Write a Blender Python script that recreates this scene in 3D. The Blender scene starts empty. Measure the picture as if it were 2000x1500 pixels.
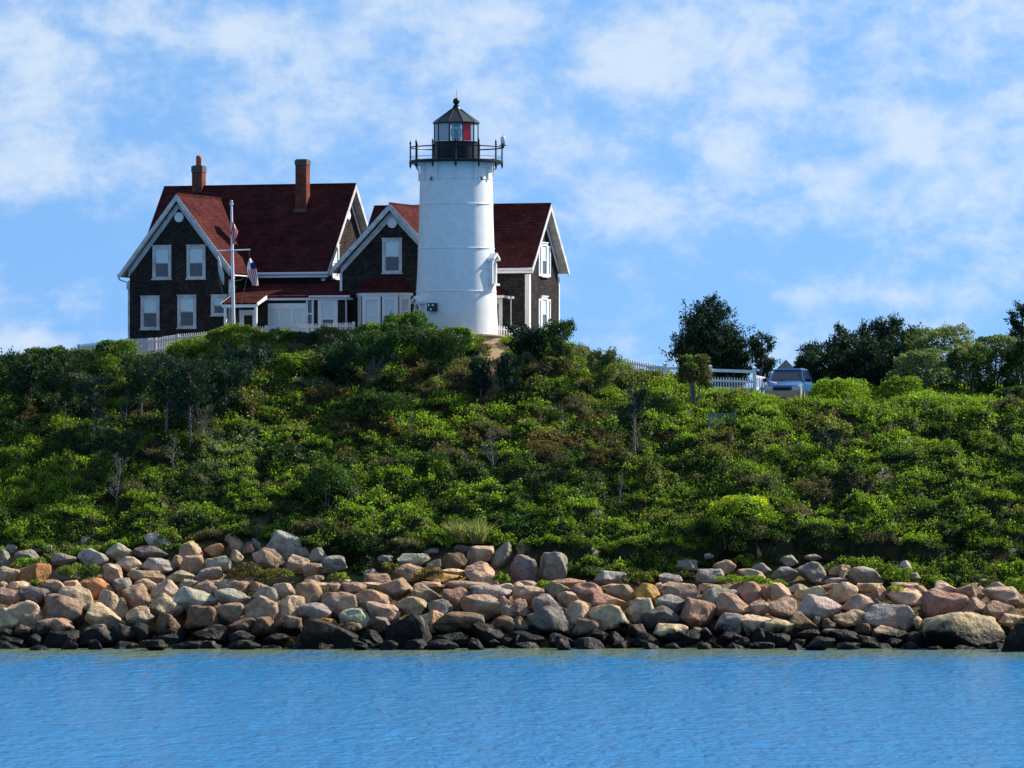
import bpy, bmesh, math, random
import numpy as np
from mathutils import Vector, Matrix, noise as mnoise

random.seed(7)
RS = np.random.RandomState(11)
S = bpy.context.scene
COL = S.collection
rad = math.radians

# ------------------------------------------------------------------ camera, sky, sun, exposure
F, HY, CAMH = 10000.0, 830.0, 10.0          # focal length and horizon row in pixels of the 2000 px photograph
cam = bpy.data.cameras.new("camera")
cam.sensor_width = 36.0
cam.lens = 36.0 * F / 2000.0
cam.shift_y = (HY - 750.0) / 2000.0
cam.clip_start = 1.0
cam.clip_end = 9000.0
camo = bpy.data.objects.new("camera", cam)
COL.objects.link(camo)
camo.location = (0, 0, CAMH)
camo.rotation_euler = (rad(90), 0, 0)
S.camera = camo

SUN_AZ, SUN_EL = rad(60.5), rad(37.0)       # clockwise from +Y
sun_dir = Vector((math.sin(SUN_AZ) * math.cos(SUN_EL), math.cos(SUN_AZ) * math.cos(SUN_EL), math.sin(SUN_EL)))
sl = bpy.data.lights.new("sun", "SUN")
sl.energy = 5.0
sl.angle = rad(0.5)
sl.color = (1.0, 0.93, 0.80)
so = bpy.data.objects.new("sun", sl)
COL.objects.link(so)
so.location = (60, 200, 80)
so.rotation_euler = sun_dir.to_track_quat('Z', 'Y').to_euler()

S.view_settings.view_transform = 'Standard'
S.view_settings.look = 'None'
S.view_settings.gamma = 1.0
S.view_settings.exposure = 0.85
S.view_settings.use_curve_mapping = False
S.cycles.max_bounces = 6
S.cycles.transparent_max_bounces = 12
S.cycles.caustics_reflective = False
S.cycles.caustics_refractive = False

W = bpy.data.worlds.new("World")
S.world = W
W.use_nodes = True


def world():
    nt = W.node_tree
    nt.nodes.clear()
    N = nt.nodes.new
    L = nt.links.new
    out = N("ShaderNodeOutputWorld")
    bg = N("ShaderNodeBackground")
    L(bg.outputs[0], out.inputs[0])
    tc = N("ShaderNodeTexCoord")
    # clear air: the haze layer of the sky model is lifted above, so that the low sky is blue like the photograph's
    add = N("ShaderNodeVectorMath"); add.operation = 'ADD'
    L(tc.outputs['Generated'], add.inputs[0]); add.inputs[1].default_value = (0, 0, 0.34)
    nrm = N("ShaderNodeVectorMath"); nrm.operation = 'NORMALIZE'
    L(add.outputs[0], nrm.inputs[0])
    sky = N("ShaderNodeTexSky")
    sky.sky_type = 'NISHITA'
    sky.sun_disc = False
    sky.sun_elevation = SUN_EL
    sky.sun_rotation = SUN_AZ
    sky.altitude = 0
    sky.air_density = 1.0
    sky.dust_density = 0.3
    sky.ozone_density = 2.0
    L(nrm.outputs[0], sky.inputs[0])
    tint = N("ShaderNodeMix"); tint.data_type = 'RGBA'; tint.blend_type = 'MULTIPLY'
    tint.inputs[0].default_value = 1.0
    L(sky.outputs[0], tint.inputs[6]); tint.inputs[7].default_value = SKY_TINT
    # clouds
    sep = N("ShaderNodeSeparateXYZ"); L(tc.outputs['Generated'], sep.inputs[0])
    st = N("ShaderNodeVectorMath"); st.operation = 'MULTIPLY'; L(tc.outputs['Generated'], st.inputs[0]); st.inputs[1].default_value = (1, 1, 1.35)

    def noise(scale, detail, rough, dist=0.0):
        n = N("ShaderNodeTexNoise"); n.inputs['Scale'].default_value = scale
        n.inputs['Detail'].default_value = detail; n.inputs['Roughness'].default_value = rough
        n.inputs['Distortion'].default_value = dist
        L(st.outputs[0], n.inputs['Vector'])
        return n
    n1 = noise(62, 9, 0.55, 0.3)
    n2 = noise(210, 6, 0.6)
    n3 = noise(16, 3, 0.5)
    acc = None
    for (px, py, rx, ry, s) in CLOUDS:
        d = Vector(((px - 1000) / F, 1.0, (HY - py) / F)).normalized()
        sub = N("ShaderNodeVectorMath"); sub.operation = 'SUBTRACT'
        L(tc.outputs['Generated'], sub.inputs[0]); sub.inputs[1].default_value = d
        mu = N("ShaderNodeVectorMath"); mu.operation = 'MULTIPLY'
        L(sub.outputs[0], mu.inputs[0]); mu.inputs[1].default_value = (F / rx, 5, F / ry)
        ln = N("ShaderNodeVectorMath"); ln.operation = 'LENGTH'; L(mu.outputs[0], ln.inputs[0])
        mr = N("ShaderNodeMapRange"); mr.interpolation_type = 'SMOOTHSTEP'
        mr.inputs[1].default_value = 0; mr.inputs[2].default_value = 1.7
        mr.inputs[3].default_value = s; mr.inputs[4].default_value = 0
        L(ln.outputs['Value'], mr.inputs[0])
        if acc is None:
            acc = mr.outputs[0]
        else:
            a = N("ShaderNodeMath"); a.operation = 'ADD'; L(acc, a.inputs[0]); L(mr.outputs[0], a.inputs[1]); acc = a.outputs[0]

    def lin(val, k, add_to):
        a = N("ShaderNodeMath"); a.operation = 'MULTIPLY_ADD'
        L(val, a.inputs[0]); a.inputs[1].default_value = k
        if isinstance(add_to, float):
            a.inputs[2].default_value = add_to
        else:
            L(add_to, a.inputs[2])
        return a.outputs[0]
    v = lin(acc, 0.66, -1.72)
    v = lin(n1.outputs[0], 2.3, v)
    v = lin(n2.outputs[0], 0.95, v)
    v = lin(n3.outputs[0], 0.6, v)
    mr = N("ShaderNodeMapRange"); mr.interpolation_type = 'SMOOTHSTEP'
    mr.inputs[1].default_value = -0.12; mr.inputs[2].default_value = 1.05
    mr.inputs[3].default_value = 0.02; mr.inputs[4].default_value = 0.80
    L(v, mr.inputs[0])
    mix = N("ShaderNodeMix"); mix.data_type = 'RGBA'
    L(mr.outputs[0], mix.inputs[0]); L(tint.outputs[2], mix.inputs[6])
    mix.inputs[7].default_value = CLOUD_COL
    L(mix.outputs[2], bg.inputs[0])
    bg.inputs[1].default_value = SKY_STRENGTH


SKY_STRENGTH = 0.092
SKY_TINT = (.80, 1.06, 1.20, 1)
CLOUD_COL = (4.5, 5.15, 5.9, 1)
CLOUDS = [(720, 150, 300, 130, .55), (560, 240, 150, 80, .3), (60, 310, 100, 45, 1.0), (250, 335, 80, 55, .6), (110, 90, 160, 80, .45),
          (450, 60, 170, 60, .6), (950, 40, 220, 70, .7), (1450, 120, 220, 110, .95), (1220, 140, 120, 60, .7), (1780, 250, 130, 60, .85),
          (1430, 300, 80, 55, .75), (1210, 400, 100, 55, .85), (1600, 350, 100, 50, .75), (1900, 380, 100, 55, .7), (1850, 480, 130, 50, .5),
          (1720, 575, 220, 28, .6), (60, 672, 90, 22, 1.0), (1850, 40, 200, 60, .6), (990, 280, 110, 70, .6), (640, 310, 90, 50, .5),
          (1180, 300, 90, 50, .5), (1470, 430, 180, 50, .35), (60, 180, 60, 60, .5),
          (1120, 200, 90, 60, -.5), (1640, 130, 60, 70, -.5), (160, 480, 260, 80, -.7), (1300, 580, 280, 90, -.7), (1650, 480, 120, 40, -.4)]
world()


# ------------------------------------------------------------------ helpers
def at(px, py, D):
    return Vector(((px - 1000.0) * D / F, D, CAMH + (HY - py) * D / F))


def zpx(py, D):
    return CAMH + (HY - py) * D / F


def tag(o, label=None, cat=None, group=None, kind=None):
    if label: o['label'] = label
    if cat: o['category'] = cat
    if group: o['group'] = group
    if kind: o['kind'] = kind
    return o


def empty(name, loc, rz=0.0, **k):
    o = bpy.data.objects.new(name, None)
    COL.objects.link(o)
    o.location = loc
    o.rotation_euler = (0, 0, rz)
    o.empty_display_size = 0.3
    return tag(o, **k)


class MB:
    def __init__(self):
        self.v, self.f, self.m = [], [], []

    def add(self, vs, fs, mi=0):
        b = len(self.v)
        self.v += [tuple(p) for p in vs]
        self.f += [tuple(b + i for i in f) for f in fs]
        self.m += [mi] * len(fs)
        return self

    def box(self, c, s, M=None, mi=0):
        c = Vector(c)
        vs = []
        for dz in (-.5, .5):
            for dx, dy in ((-.5, -.5), (.5, -.5), (.5, .5), (-.5, .5)):
                p = Vector((dx * s[0], dy * s[1], dz * s[2]))
                if M is not None:
                    p = M @ p
                vs.append(c + p)
        return self.add(vs, [(0, 3, 2, 1), (4, 5, 6, 7), (0, 1, 5, 4), (1, 2, 6, 5), (2, 3, 7, 6), (3, 0, 4, 7)], mi)

    def bx(self, x0, x1, y0, y1, z0, z1, mi=0):
        return self.box(((x0 + x1) / 2, (y0 + y1) / 2, (z0 + z1) / 2), (x1 - x0, y1 - y0, z1 - z0), None, mi)

    def prism(self, poly, d, mi=0):
        d = Vector(d)
        n = len(poly)
        vs = [Vector(p) for p in poly] + [Vector(p) + d for p in poly]
        fs = [tuple(range(n))[::-1], tuple(range(n, 2 * n))] + [(i, (i + 1) % n, n + (i + 1) % n, n + i) for i in range(n)]
        return self.add(vs, fs, mi)

    def tube(self, pts, rs, n=8, mi=0, cap=True):
        pts = [Vector(p) for p in pts]
        if not hasattr(rs, '__len__'):
            rs = [rs] * len(pts)
        vs, fs = [], []
        for i, p in enumerate(pts):
            t = (pts[min(i + 1, len(pts) - 1)] - pts[max(i - 1, 0)]).normalized()
            a = t.orthogonal().normalized() if i == 0 else (a - t * a.dot(t)).normalized()
            b = t.cross(a)
            for k in range(n):
                th = 2 * math.pi * k / n
                vs.append(p + (a * math.cos(th) + b * math.sin(th)) * rs[i])
        for i in range(len(pts) - 1):
            for k in range(n):
                fs.append((i * n + k, i * n + (k + 1) % n, (i + 1) * n + (k + 1) % n, (i + 1) * n + k))
        if cap:
            fs.append(tuple(range(n))[::-1])
            fs.append(tuple(range((len(pts) - 1) * n, len(pts) * n)))
        return self.add(vs, fs, mi)

    def lathe(self, prof, n=48, c=(0, 0), a0=0.0, mi=0, cap=True):
        vs, fs = [], []
        for r, z in prof:
            for k in range(n):
                th = a0 + 2 * math.pi * k / n
                vs.append((c[0] + r * math.cos(th), c[1] + r * math.sin(th), z))
        for i in range(len(prof) - 1):
            for k in range(n):
                fs.append((i * n + k, i * n + (k + 1) % n, (i + 1) * n + (k + 1) % n, (i + 1) * n + k))
        if cap:
            fs.append(tuple(range(n))[::-1])
            fs.append(tuple(range((len(prof) - 1) * n, len(prof) * n)))
        return self.add(vs, fs, mi)

    def build(self, name, mat, parent=None, smooth=None, loc=None):
        me = bpy.data.meshes.new(name)
        me.from_pydata([tuple(p) for p in self.v], [], self.f)
        for m in (mat if isinstance(mat, (list, tuple)) else [mat]):
            me.materials.append(m)
        me.polygons.foreach_set("material_index", self.m)
        bm = bmesh.new(); bm.from_mesh(me)
        bmesh.ops.recalc_face_normals(bm, faces=bm.faces)
        bm.to_mesh(me); bm.free()
        if smooth:
            me.polygons.foreach_set("use_smooth", [True] * len(me.polygons))
            try:
                me.set_sharp_from_angle(angle=rad(smooth))
            except Exception:
                pass
        o = bpy.data.objects.new(name, me)
        COL.objects.link(o)
        if parent is not None:
            o.parent = parent
        if loc is not None:
            o.location = loc
        return o


def link_copy(o, parent, loc=None):
    c = o.copy()
    COL.objects.link(c)
    c.parent = parent
    if loc is not None:
        c.location = loc
    return c


# ------------------------------------------------------------------ materials
def mat(name, col, rough=0.7, spec=0.3, bump=None, var=None, metal=0.0):
    """col linear rgb; var=(scale, amount, colour2) blends in noise; bump=(scale, strength, distance)."""
    m = bpy.data.materials.new(name)
    m.use_nodes = True
    nt = m.node_tree
    b = nt.nodes['Principled BSDF']
    b.inputs['Base Color'].default_value = (*col, 1)
    b.inputs['Roughness'].default_value = rough
    b.inputs['Specular IOR Level'].default_value = spec
    b.inputs['Metallic'].default_value = metal
    N, L = nt.nodes.new, nt.links.new
    tc = N("ShaderNodeTexCoord")
    if var:
        n = N("ShaderNodeTexNoise"); n.inputs['Scale'].default_value = var[0]; n.inputs['Detail'].default_value = 6
        n.inputs['Roughness'].default_value = .65
        L(tc.outputs['Object'], n.inputs['Vector'])
        r = N("ShaderNodeMapRange"); r.inputs[1].default_value = .4; r.inputs[2].default_value = .65
        r.inputs[4].default_value = var[1]
        L(n.outputs[0], r.inputs[0])
        mx = N("ShaderNodeMix"); mx.data_type = 'RGBA'
        mx.inputs[6].default_value = (*col, 1); mx.inputs[7].default_value = (*var[2], 1)
        L(r.outputs[0], mx.inputs[0]); L(mx.outputs[2], b.inputs['Base Color'])
    if bump:
        n = N("ShaderNodeTexNoise"); n.inputs['Scale'].default_value = bump[0]; n.inputs['Detail'].default_value = 5
        L(tc.outputs['Object'], n.inputs['Vector'])
        bp = N("ShaderNodeBump"); bp.inputs['Strength'].default_value = bump[1]; bp.inputs['Distance'].default_value = bump[2]
        L(n.outputs[0], bp.inputs['Height']); L(bp.outputs[0], b.inputs['Normal'])
    return m


def course_mat(name, c1, c2, c3, course, width, rough=0.85, axis='wall', bump=.5):
    """Shingles in courses: brick texture over a vector whose y is height (walls) or distance down the slope."""
    m = bpy.data.materials.new(name)
    m.use_nodes = True
    nt = m.node_tree
    N, L = nt.nodes.new, nt.links.new
    b = nt.nodes['Principled BSDF']
    b.inputs['Roughness'].default_value = rough
    b.inputs['Specular IOR Level'].default_value = 0.02
    tc = N("ShaderNodeTexCoord")
    sp = N("ShaderNodeSeparateXYZ"); L(tc.outputs['Object'], sp.inputs[0])
    ad = N("ShaderNodeMath"); ad.operation = 'ADD'; L(sp.outputs[0], ad.inputs[0]); L(sp.outputs[1], ad.inputs[1])
    cb = N("ShaderNodeCombineXYZ")
    L(ad.outputs[0], cb.inputs[0]); L(sp.outputs[2], cb.inputs[1])
    br = N("ShaderNodeTexBrick")
    br.inputs['Scale'].default_value = 1.0
    br.inputs['Brick Width'].default_value = width
    br.inputs['Row Height'].default_value = course
    br.inputs['Mortar Size'].default_value = course * .09
    br.inputs['Mortar Smooth'].default_value = .3
    br.inputs['Bias'].default_value = 0
    br.inputs['Color1'].default_value = (*c1, 1); br.inputs['Color2'].default_value = (*c2, 1)
    br.inputs['Mortar'].default_value = (*c3, 1)
    L(cb.outputs[0], br.inputs['Vector'])
    n = N("ShaderNodeTexNoise"); n.inputs['Scale'].default_value = 1.3; n.inputs['Detail'].default_value = 7
    n.inputs['Roughness'].default_value = .7
    L(tc.outputs['Object'], n.inputs['Vector'])
    r = N("ShaderNodeMapRange"); r.inputs[1].default_value = .3; r.inputs[2].default_value = .7
    r.inputs[3].default_value = .55; r.inputs[4].default_value = 1.35
    L(n.outputs[0], r.inputs[0])
    mx = N("ShaderNodeVectorMath"); mx.operation = 'SCALE'
    L(br.outputs['Color'], mx.inputs[0]); L(r.outputs[0], mx.inputs['Scale'])
    L(mx.outputs[0], b.inputs['Base Color'])
    # sawtooth of the lapped courses
    fr = N("ShaderNodeMath"); fr.operation = 'FRACT'
    dv = N("ShaderNodeMath"); dv.operation = 'DIVIDE'; L(sp.outputs[2], dv.inputs[0]); dv.inputs[1].default_value = course
    L(dv.outputs[0], fr.inputs[0])
    sb = N("ShaderNodeMath"); sb.operation = 'SUBTRACT'; sb.inputs[0].default_value = 1; L(fr.outputs[0], sb.inputs[1])
    bp = N("ShaderNodeBump"); bp.inputs['Strength'].default_value = bump; bp.inputs['Distance'].default_value = .03
    L(sb.outputs[0], bp.inputs['Height']); L(bp.outputs[0], b.inputs['Normal'])
    return m


M = {}
M['white'] = mat('white_paint', (.80, .80, .79), .55, .3, (3, .25, .02), (2.2, .55, (.62, .60, .57)))
M['trim'] = mat('weathered_white_trim', (.62, .61, .60), .6, .3, (8, .3, .01), (2.6, .8, (.36, .33, .31)))
M['cleantrim'] = mat('white_trim', (.80, .80, .80), .5, .3, None, (3, .35, (.62, .62, .62)))
def tower_paint():
    m = mat('tower_white_paint', (.80, .80, .79), .5, .35, (3, .2, .02), (2.2, .5, (.66, .64, .61)))
    nt = m.node_tree; N, L = nt.nodes.new, nt.links.new
    b = nt.nodes['Principled BSDF']; src = b.inputs['Base Color'].links[0].from_socket
    tc = N("ShaderNodeTexCoord")
    v = N("ShaderNodeVectorMath"); v.operation = 'MULTIPLY'; v.inputs[1].default_value = (5, 5, .55); L(tc.outputs['Object'], v.inputs[0])
    n = N("ShaderNodeTexNoise"); n.inputs['Scale'].default_value = 1.6; n.inputs['Detail'].default_value = 7; n.inputs['Roughness'].default_value = .7
    L(v.outputs[0], n.inputs['Vector'])
    r = N("ShaderNodeMapRange"); r.inputs[1].default_value = .60; r.inputs[2].default_value = .74; r.inputs[4].default_value = .42; L(n.outputs[0], r.inputs[0])
    x = N("ShaderNodeMix"); x.data_type = 'RGBA'; L(r.outputs[0], x.inputs[0]); L(src, x.inputs[6]); x.inputs[7].default_value = (.42, .30, .22, 1)
    L(x.outputs[2], b.inputs['Base Color'])
    return m


M['tower'] = tower_paint()
M['black'] = mat('black_iron', (.006, .007, .010), .42, .28, (14, .2, .01), (5, .5, (.016, .015, .015)))
M['roof'] = course_mat('red_roof_shingles', (.088, .024, .022), (.058, .017, .017), (.025, .009, .009), .14, .32, .95, bump=.35)
M['wall'] = course_mat('weathered_wall_shingles', (.056, .045, .040), (.028, .026, .026), (.010, .009, .009), .125, .17, .9, bump=.9)
M['brick'] = course_mat('chimney_brick', (.21, .058, .036), (.14, .04, .028), (.12, .09, .075), .075, .21, .85, bump=.2)
M['cap'] = mat('chimney_cap', (.10, .085, .07), .9)
M['pot'] = mat('terracotta', (.45, .11, .06), .8)
M['shade'] = mat('window_shade', (.60, .72, .74), .35, .5)
M['pane'] = mat('dark_window_glass', (.035, .05, .06), .12, .6, None, (3, .6, (.10, .11, .12)))
M['blueglass'] = mat('curtained_glass', (.42, .50, .56), .2, .6)
M['dark'] = mat('dark_opening', (.006, .006, .008), .6)
M['concrete'] = mat('sandy_concrete', (.38, .29, .20), .9, .1, (6, .4, .03), (2, .7, (.26, .19, .13)))
M['greybox'] = mat('dark_green_metal', (.02, .035, .03), .5)
M['post'] = mat('galvanised_post', (.35, .35, .36), .4, .5)
M['gutter'] = mat('painted_gutter', (.66, .66, .68), .4, .5)
M['greywood'] = mat('grey_wood', (.26, .25, .24), .85, .1, None, (6, .6, (.16, .15, .15)))
M['picket'] = mat('picket_white', (.74, .74, .76), .6, .2, None, (4, .5, (.52, .52, .54)))
M['signback'] = mat('bare_sign_metal', (.34, .30, .25), .5, .4)
M['bark'] = mat('grey_bark', (.14, .11, .09), .95, .1, (20, .5, .02), (8, .7, (.26, .23, .21)))
M['deadwood'] = mat('dead_wood', (.19, .165, .15), .95, .1, None, (10, .8, (.13, .11, .10)))
M['red'] = mat('flag_red', (.68, .015, .03), .8)
M['blue'] = mat('flag_blue', (.02, .03, .16), .8)
M['flagwhite'] = mat('flag_white', (.78, .76, .74), .8)
M['pennant'] = mat('grey_pennant', (.50, .50, .47), .8)


def leaf_mat(name, trans=.35, rough=.5):
    m = bpy.data.materials.new(name)
    m.use_nodes = True
    nt = m.node_tree
    nt.nodes.clear()
    N, L = nt.nodes.new, nt.links.new
    out = N("ShaderNodeOutputMaterial")
    at_ = N("ShaderNodeAttribute"); at_.attribute_name = "Col"
    p = N("ShaderNodeBsdfPrincipled"); p.inputs['Roughness'].default_value = rough
    p.inputs['Specular IOR Level'].default_value = .10
    L(at_.outputs['Color'], p.inputs['Base Color'])
    t = N("ShaderNodeBsdfTranslucent")
    sc = N("ShaderNodeMix"); sc.data_type = 'RGBA'; sc.blend_type = 'MULTIPLY'; sc.inputs[0].default_value = 1
    L(at_.outputs['Color'], sc.inputs[6]); sc.inputs[7].default_value = (1.35, 1.5, .6, 1)
    L(sc.outputs[2], t.inputs['Color'])
    mx = N("ShaderNodeMixShader"); mx.inputs[0].default_value = trans
    L(p.outputs[0], mx.inputs[1]); L(t.outputs[0], mx.inputs[2]); L(mx.outputs[0], out.inputs[0])
    return m


M['leaf'] = leaf_mat('leaves', .46)
M['needle'] = leaf_mat('needles', .15, .65)

# ------------------------------------------------------------------ terrain
TOE_D, TOE_Z = 238.8, 4.15
_px = [-1500, -400, 0, 150, 350, 500, 700, 1000, 1075, 1150, 1300, 1400, 1600, 2000, 2500, 4000]
_zc = [8.0, 11.5, 12.9, 13.4, 13.8, 14.1, 14.2, 14.2, 13.9, 12.9, 12.0, 11.25, 10.95, 10.9, 10.5, 8.0]
_dc = [262, 262, 261, 260, 259, 258.5, 258.5, 257.5, 257, 256.5, 254, 251.5, 250.5, 251, 252, 256]


def ground(X, Y):
    X = np.asarray(X, float); Y = np.asarray(Y, float)
    px = 1000 + X * F / 260.0
    zc = np.interp(px, _px, _zc)
    dc = np.interp(px, _px, _dc)
    s = np.clip((Y - TOE_D) / (dc - TOE_D), 0, 1)
    g = 1 - (1 - s) ** 1.22
    und = .22 * np.sin(X * .55 + 1.2 + .3 * np.sin(Y * .4)) * np.sin(Y * .5 + .4 * np.sin(X * .31)) + .12 * np.sin(X * 1.3 + Y * .9)
    z = TOE_Z + (zc - TOE_Z) * g + und * np.minimum(1, 4 * s * (1 - s) + .0)
    rise = np.clip((Y - 252) / 30, 0, 1) * np.clip((px - 1500) / 200, 0, 1) * 1.1
    z = z + rise
    # shore: revetment bed below the slope
    zz = np.interp(Y, [200, 226, 229.3, 230.6, 234.6, 235.6, 239.6], [-6, -2.2, -.9, -.5, 2.15, 2.3, 4.05])
    z = np.where(Y < TOE_D, np.minimum(zz, TOE_Z), z)
    # behind the houses the land falls back to the sea
    back = np.clip((Y - 300) / 90, 0, 1)
    z = z * (1 - back) + (-5) * back
    side = np.clip((np.abs(X) - 110) / 60, 0, 1)
    return z * (1 - side) - 5 * side


def gz(x, y):
    return float(ground(x, y))


def base_at(px, py):
    """World point where the line of sight of a photo pixel meets the ground."""
    D = 236.0
    while D < 285:
        x = (px - 1000) * D / F
        if HY - (gz(x, D) - CAMH) * F / D <= py:
            break
        D += .1
    return Vector(((px - 1000) * D / F, D, gz((px - 1000) * D / F, D)))


def on_ground(px, D):
    x = (px - 1000) * D / F
    return Vector((x, D, gz(x, D)))


def fast_mesh(name, verts, faces, mats, colors=None, parent=None, smooth=False, matidx=None):
    me = bpy.data.meshes.new(name)
    nv, nf = len(verts), len(faces)
    k = faces.shape[1]
    me.vertices.add(nv)
    me.vertices.foreach_set("co", np.ascontiguousarray(verts, dtype=np.float32).ravel())
    me.loops.add(nf * k)
    me.loops.foreach_set("vertex_index", np.ascontiguousarray(faces, dtype=np.int32).ravel())
    me.polygons.add(nf)
    me.polygons.foreach_set("loop_start", np.arange(0, nf * k, k, dtype=np.int32))
    me.polygons.foreach_set("loop_total", np.full(nf, k, dtype=np.int32))
    for m in mats:
        me.materials.append(m)
    if matidx is not None:
        me.polygons.foreach_set("material_index", np.ascontiguousarray(matidx, dtype=np.int32))
    if smooth:
        me.polygons.foreach_set("use_smooth", np.ones(nf, dtype=bool))
    me.update(calc_edges=True)
    if colors is not None:
        ca = me.color_attributes.new("Col", 'FLOAT_COLOR', 'POINT')
        c4 = np.ones((nv, 4), np.float32); c4[:, :3] = colors
        ca.data.foreach_set("color", c4.ravel())
    o = bpy.data.objects.new(name, me)
    COL.objects.link(o)
    if parent is not None:
        o.parent = parent
    return o


def grid_faces(nx, ny):
    i = np.arange(nx - 1)[None, :] + np.arange(ny - 1)[:, None] * nx
    i = i.ravel()
    return np.stack([i, i + 1, i + 1 + nx, i + nx], 1)


def soil_mat():
    m = bpy.data.materials.new('soil')
    m.use_nodes = True
    nt = m.node_tree
    N, L = nt.nodes.new, nt.links.new
    b = nt.nodes['Principled BSDF']; b.inputs['Roughness'].default_value = .95; b.inputs['Specular IOR Level'].default_value = .1
    g = N("ShaderNodeNewGeometry")
    n = N("ShaderNodeTexNoise"); n.inputs['Scale'].default_value = .35; n.inputs['Detail'].default_value = 8; n.inputs['Roughness'].default_value = .7
    L(g.outputs['Position'], n.inputs['Vector'])
    r = N("ShaderNodeValToRGB")
    e = r.color_ramp.elements
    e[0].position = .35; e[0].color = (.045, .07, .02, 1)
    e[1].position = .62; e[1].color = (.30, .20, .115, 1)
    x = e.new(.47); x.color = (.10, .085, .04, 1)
    L(n.outputs[0], r.inputs[0])
    msk = None
    for (cx_, cy_, rad_) in ((-.9, 256.0, 3.2), (16.3, 249.5, 2.2)):
        vs_ = N("ShaderNodeVectorMath"); vs_.operation = 'SUBTRACT'; L(g.outputs['Position'], vs_.inputs[0]); vs_.inputs[1].default_value = (cx_, cy_, 0)
        vm_ = N("ShaderNodeVectorMath"); vm_.operation = 'MULTIPLY'; L(vs_.outputs[0], vm_.inputs[0]); vm_.inputs[1].default_value = (1, 1, 0)
        vl_ = N("ShaderNodeVectorMath"); vl_.operation = 'LENGTH'; L(vm_.outputs[0], vl_.inputs[0])
        mr_ = N("ShaderNodeMapRange"); mr_.inputs[1].default_value = rad_ * .7; mr_.inputs[2].default_value = rad_; mr_.inputs[3].default_value = 1; mr_.inputs[4].default_value = 0
        L(vl_.outputs['Value'], mr_.inputs[0])
        if msk is None: msk = mr_.outputs[0]
        else:
            ad_ = N("ShaderNodeMath"); ad_.operation = 'MAXIMUM'; L(msk, ad_.inputs[0]); L(mr_.outputs[0], ad_.inputs[1]); msk = ad_.outputs[0]
    sm_ = N("ShaderNodeMix"); sm_.data_type = 'RGBA'; L(msk, sm_.inputs[0]); L(r.outputs[0], sm_.inputs[6]); sm_.inputs[7].default_value = (.36, .235, .13, 1)
    L(sm_.outputs[2], b.inputs['Base Color'])
    n2 = N("ShaderNodeTexNoise"); n2.inputs['Scale'].default_value = 5; n2.inputs['Detail'].default_value = 8
    L(g.outputs['Position'], n2.inputs['Vector'])
    bp = N("ShaderNodeBump"); bp.inputs['Distance'].default_value = .12; bp.inputs['Strength'].default_value = .7
    L(n2.outputs[0], bp.inputs['Height']); L(bp.outputs[0], b.inputs['Normal'])
    return m


def make_ground():
    xs = np.concatenate([np.linspace(-180, -50, 40, endpoint=False), np.linspace(-50, 50, 301), np.linspace(50, 180, 41)[1:]])
    ys = np.concatenate([np.linspace(205, 226, 12, endpoint=False), np.linspace(226, 280, 217), np.linspace(280, 400, 41)[1:]])
    X, Y = np.meshgrid(xs, ys)
    Z = ground(X, Y)
    V = np.stack([X.ravel(), Y.ravel(), Z.ravel()], 1)
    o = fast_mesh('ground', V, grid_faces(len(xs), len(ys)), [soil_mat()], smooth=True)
    tag(o, 'sandy soil of the bluff under the shrubs and around the houses', None, kind='structure')


make_ground()


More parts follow.
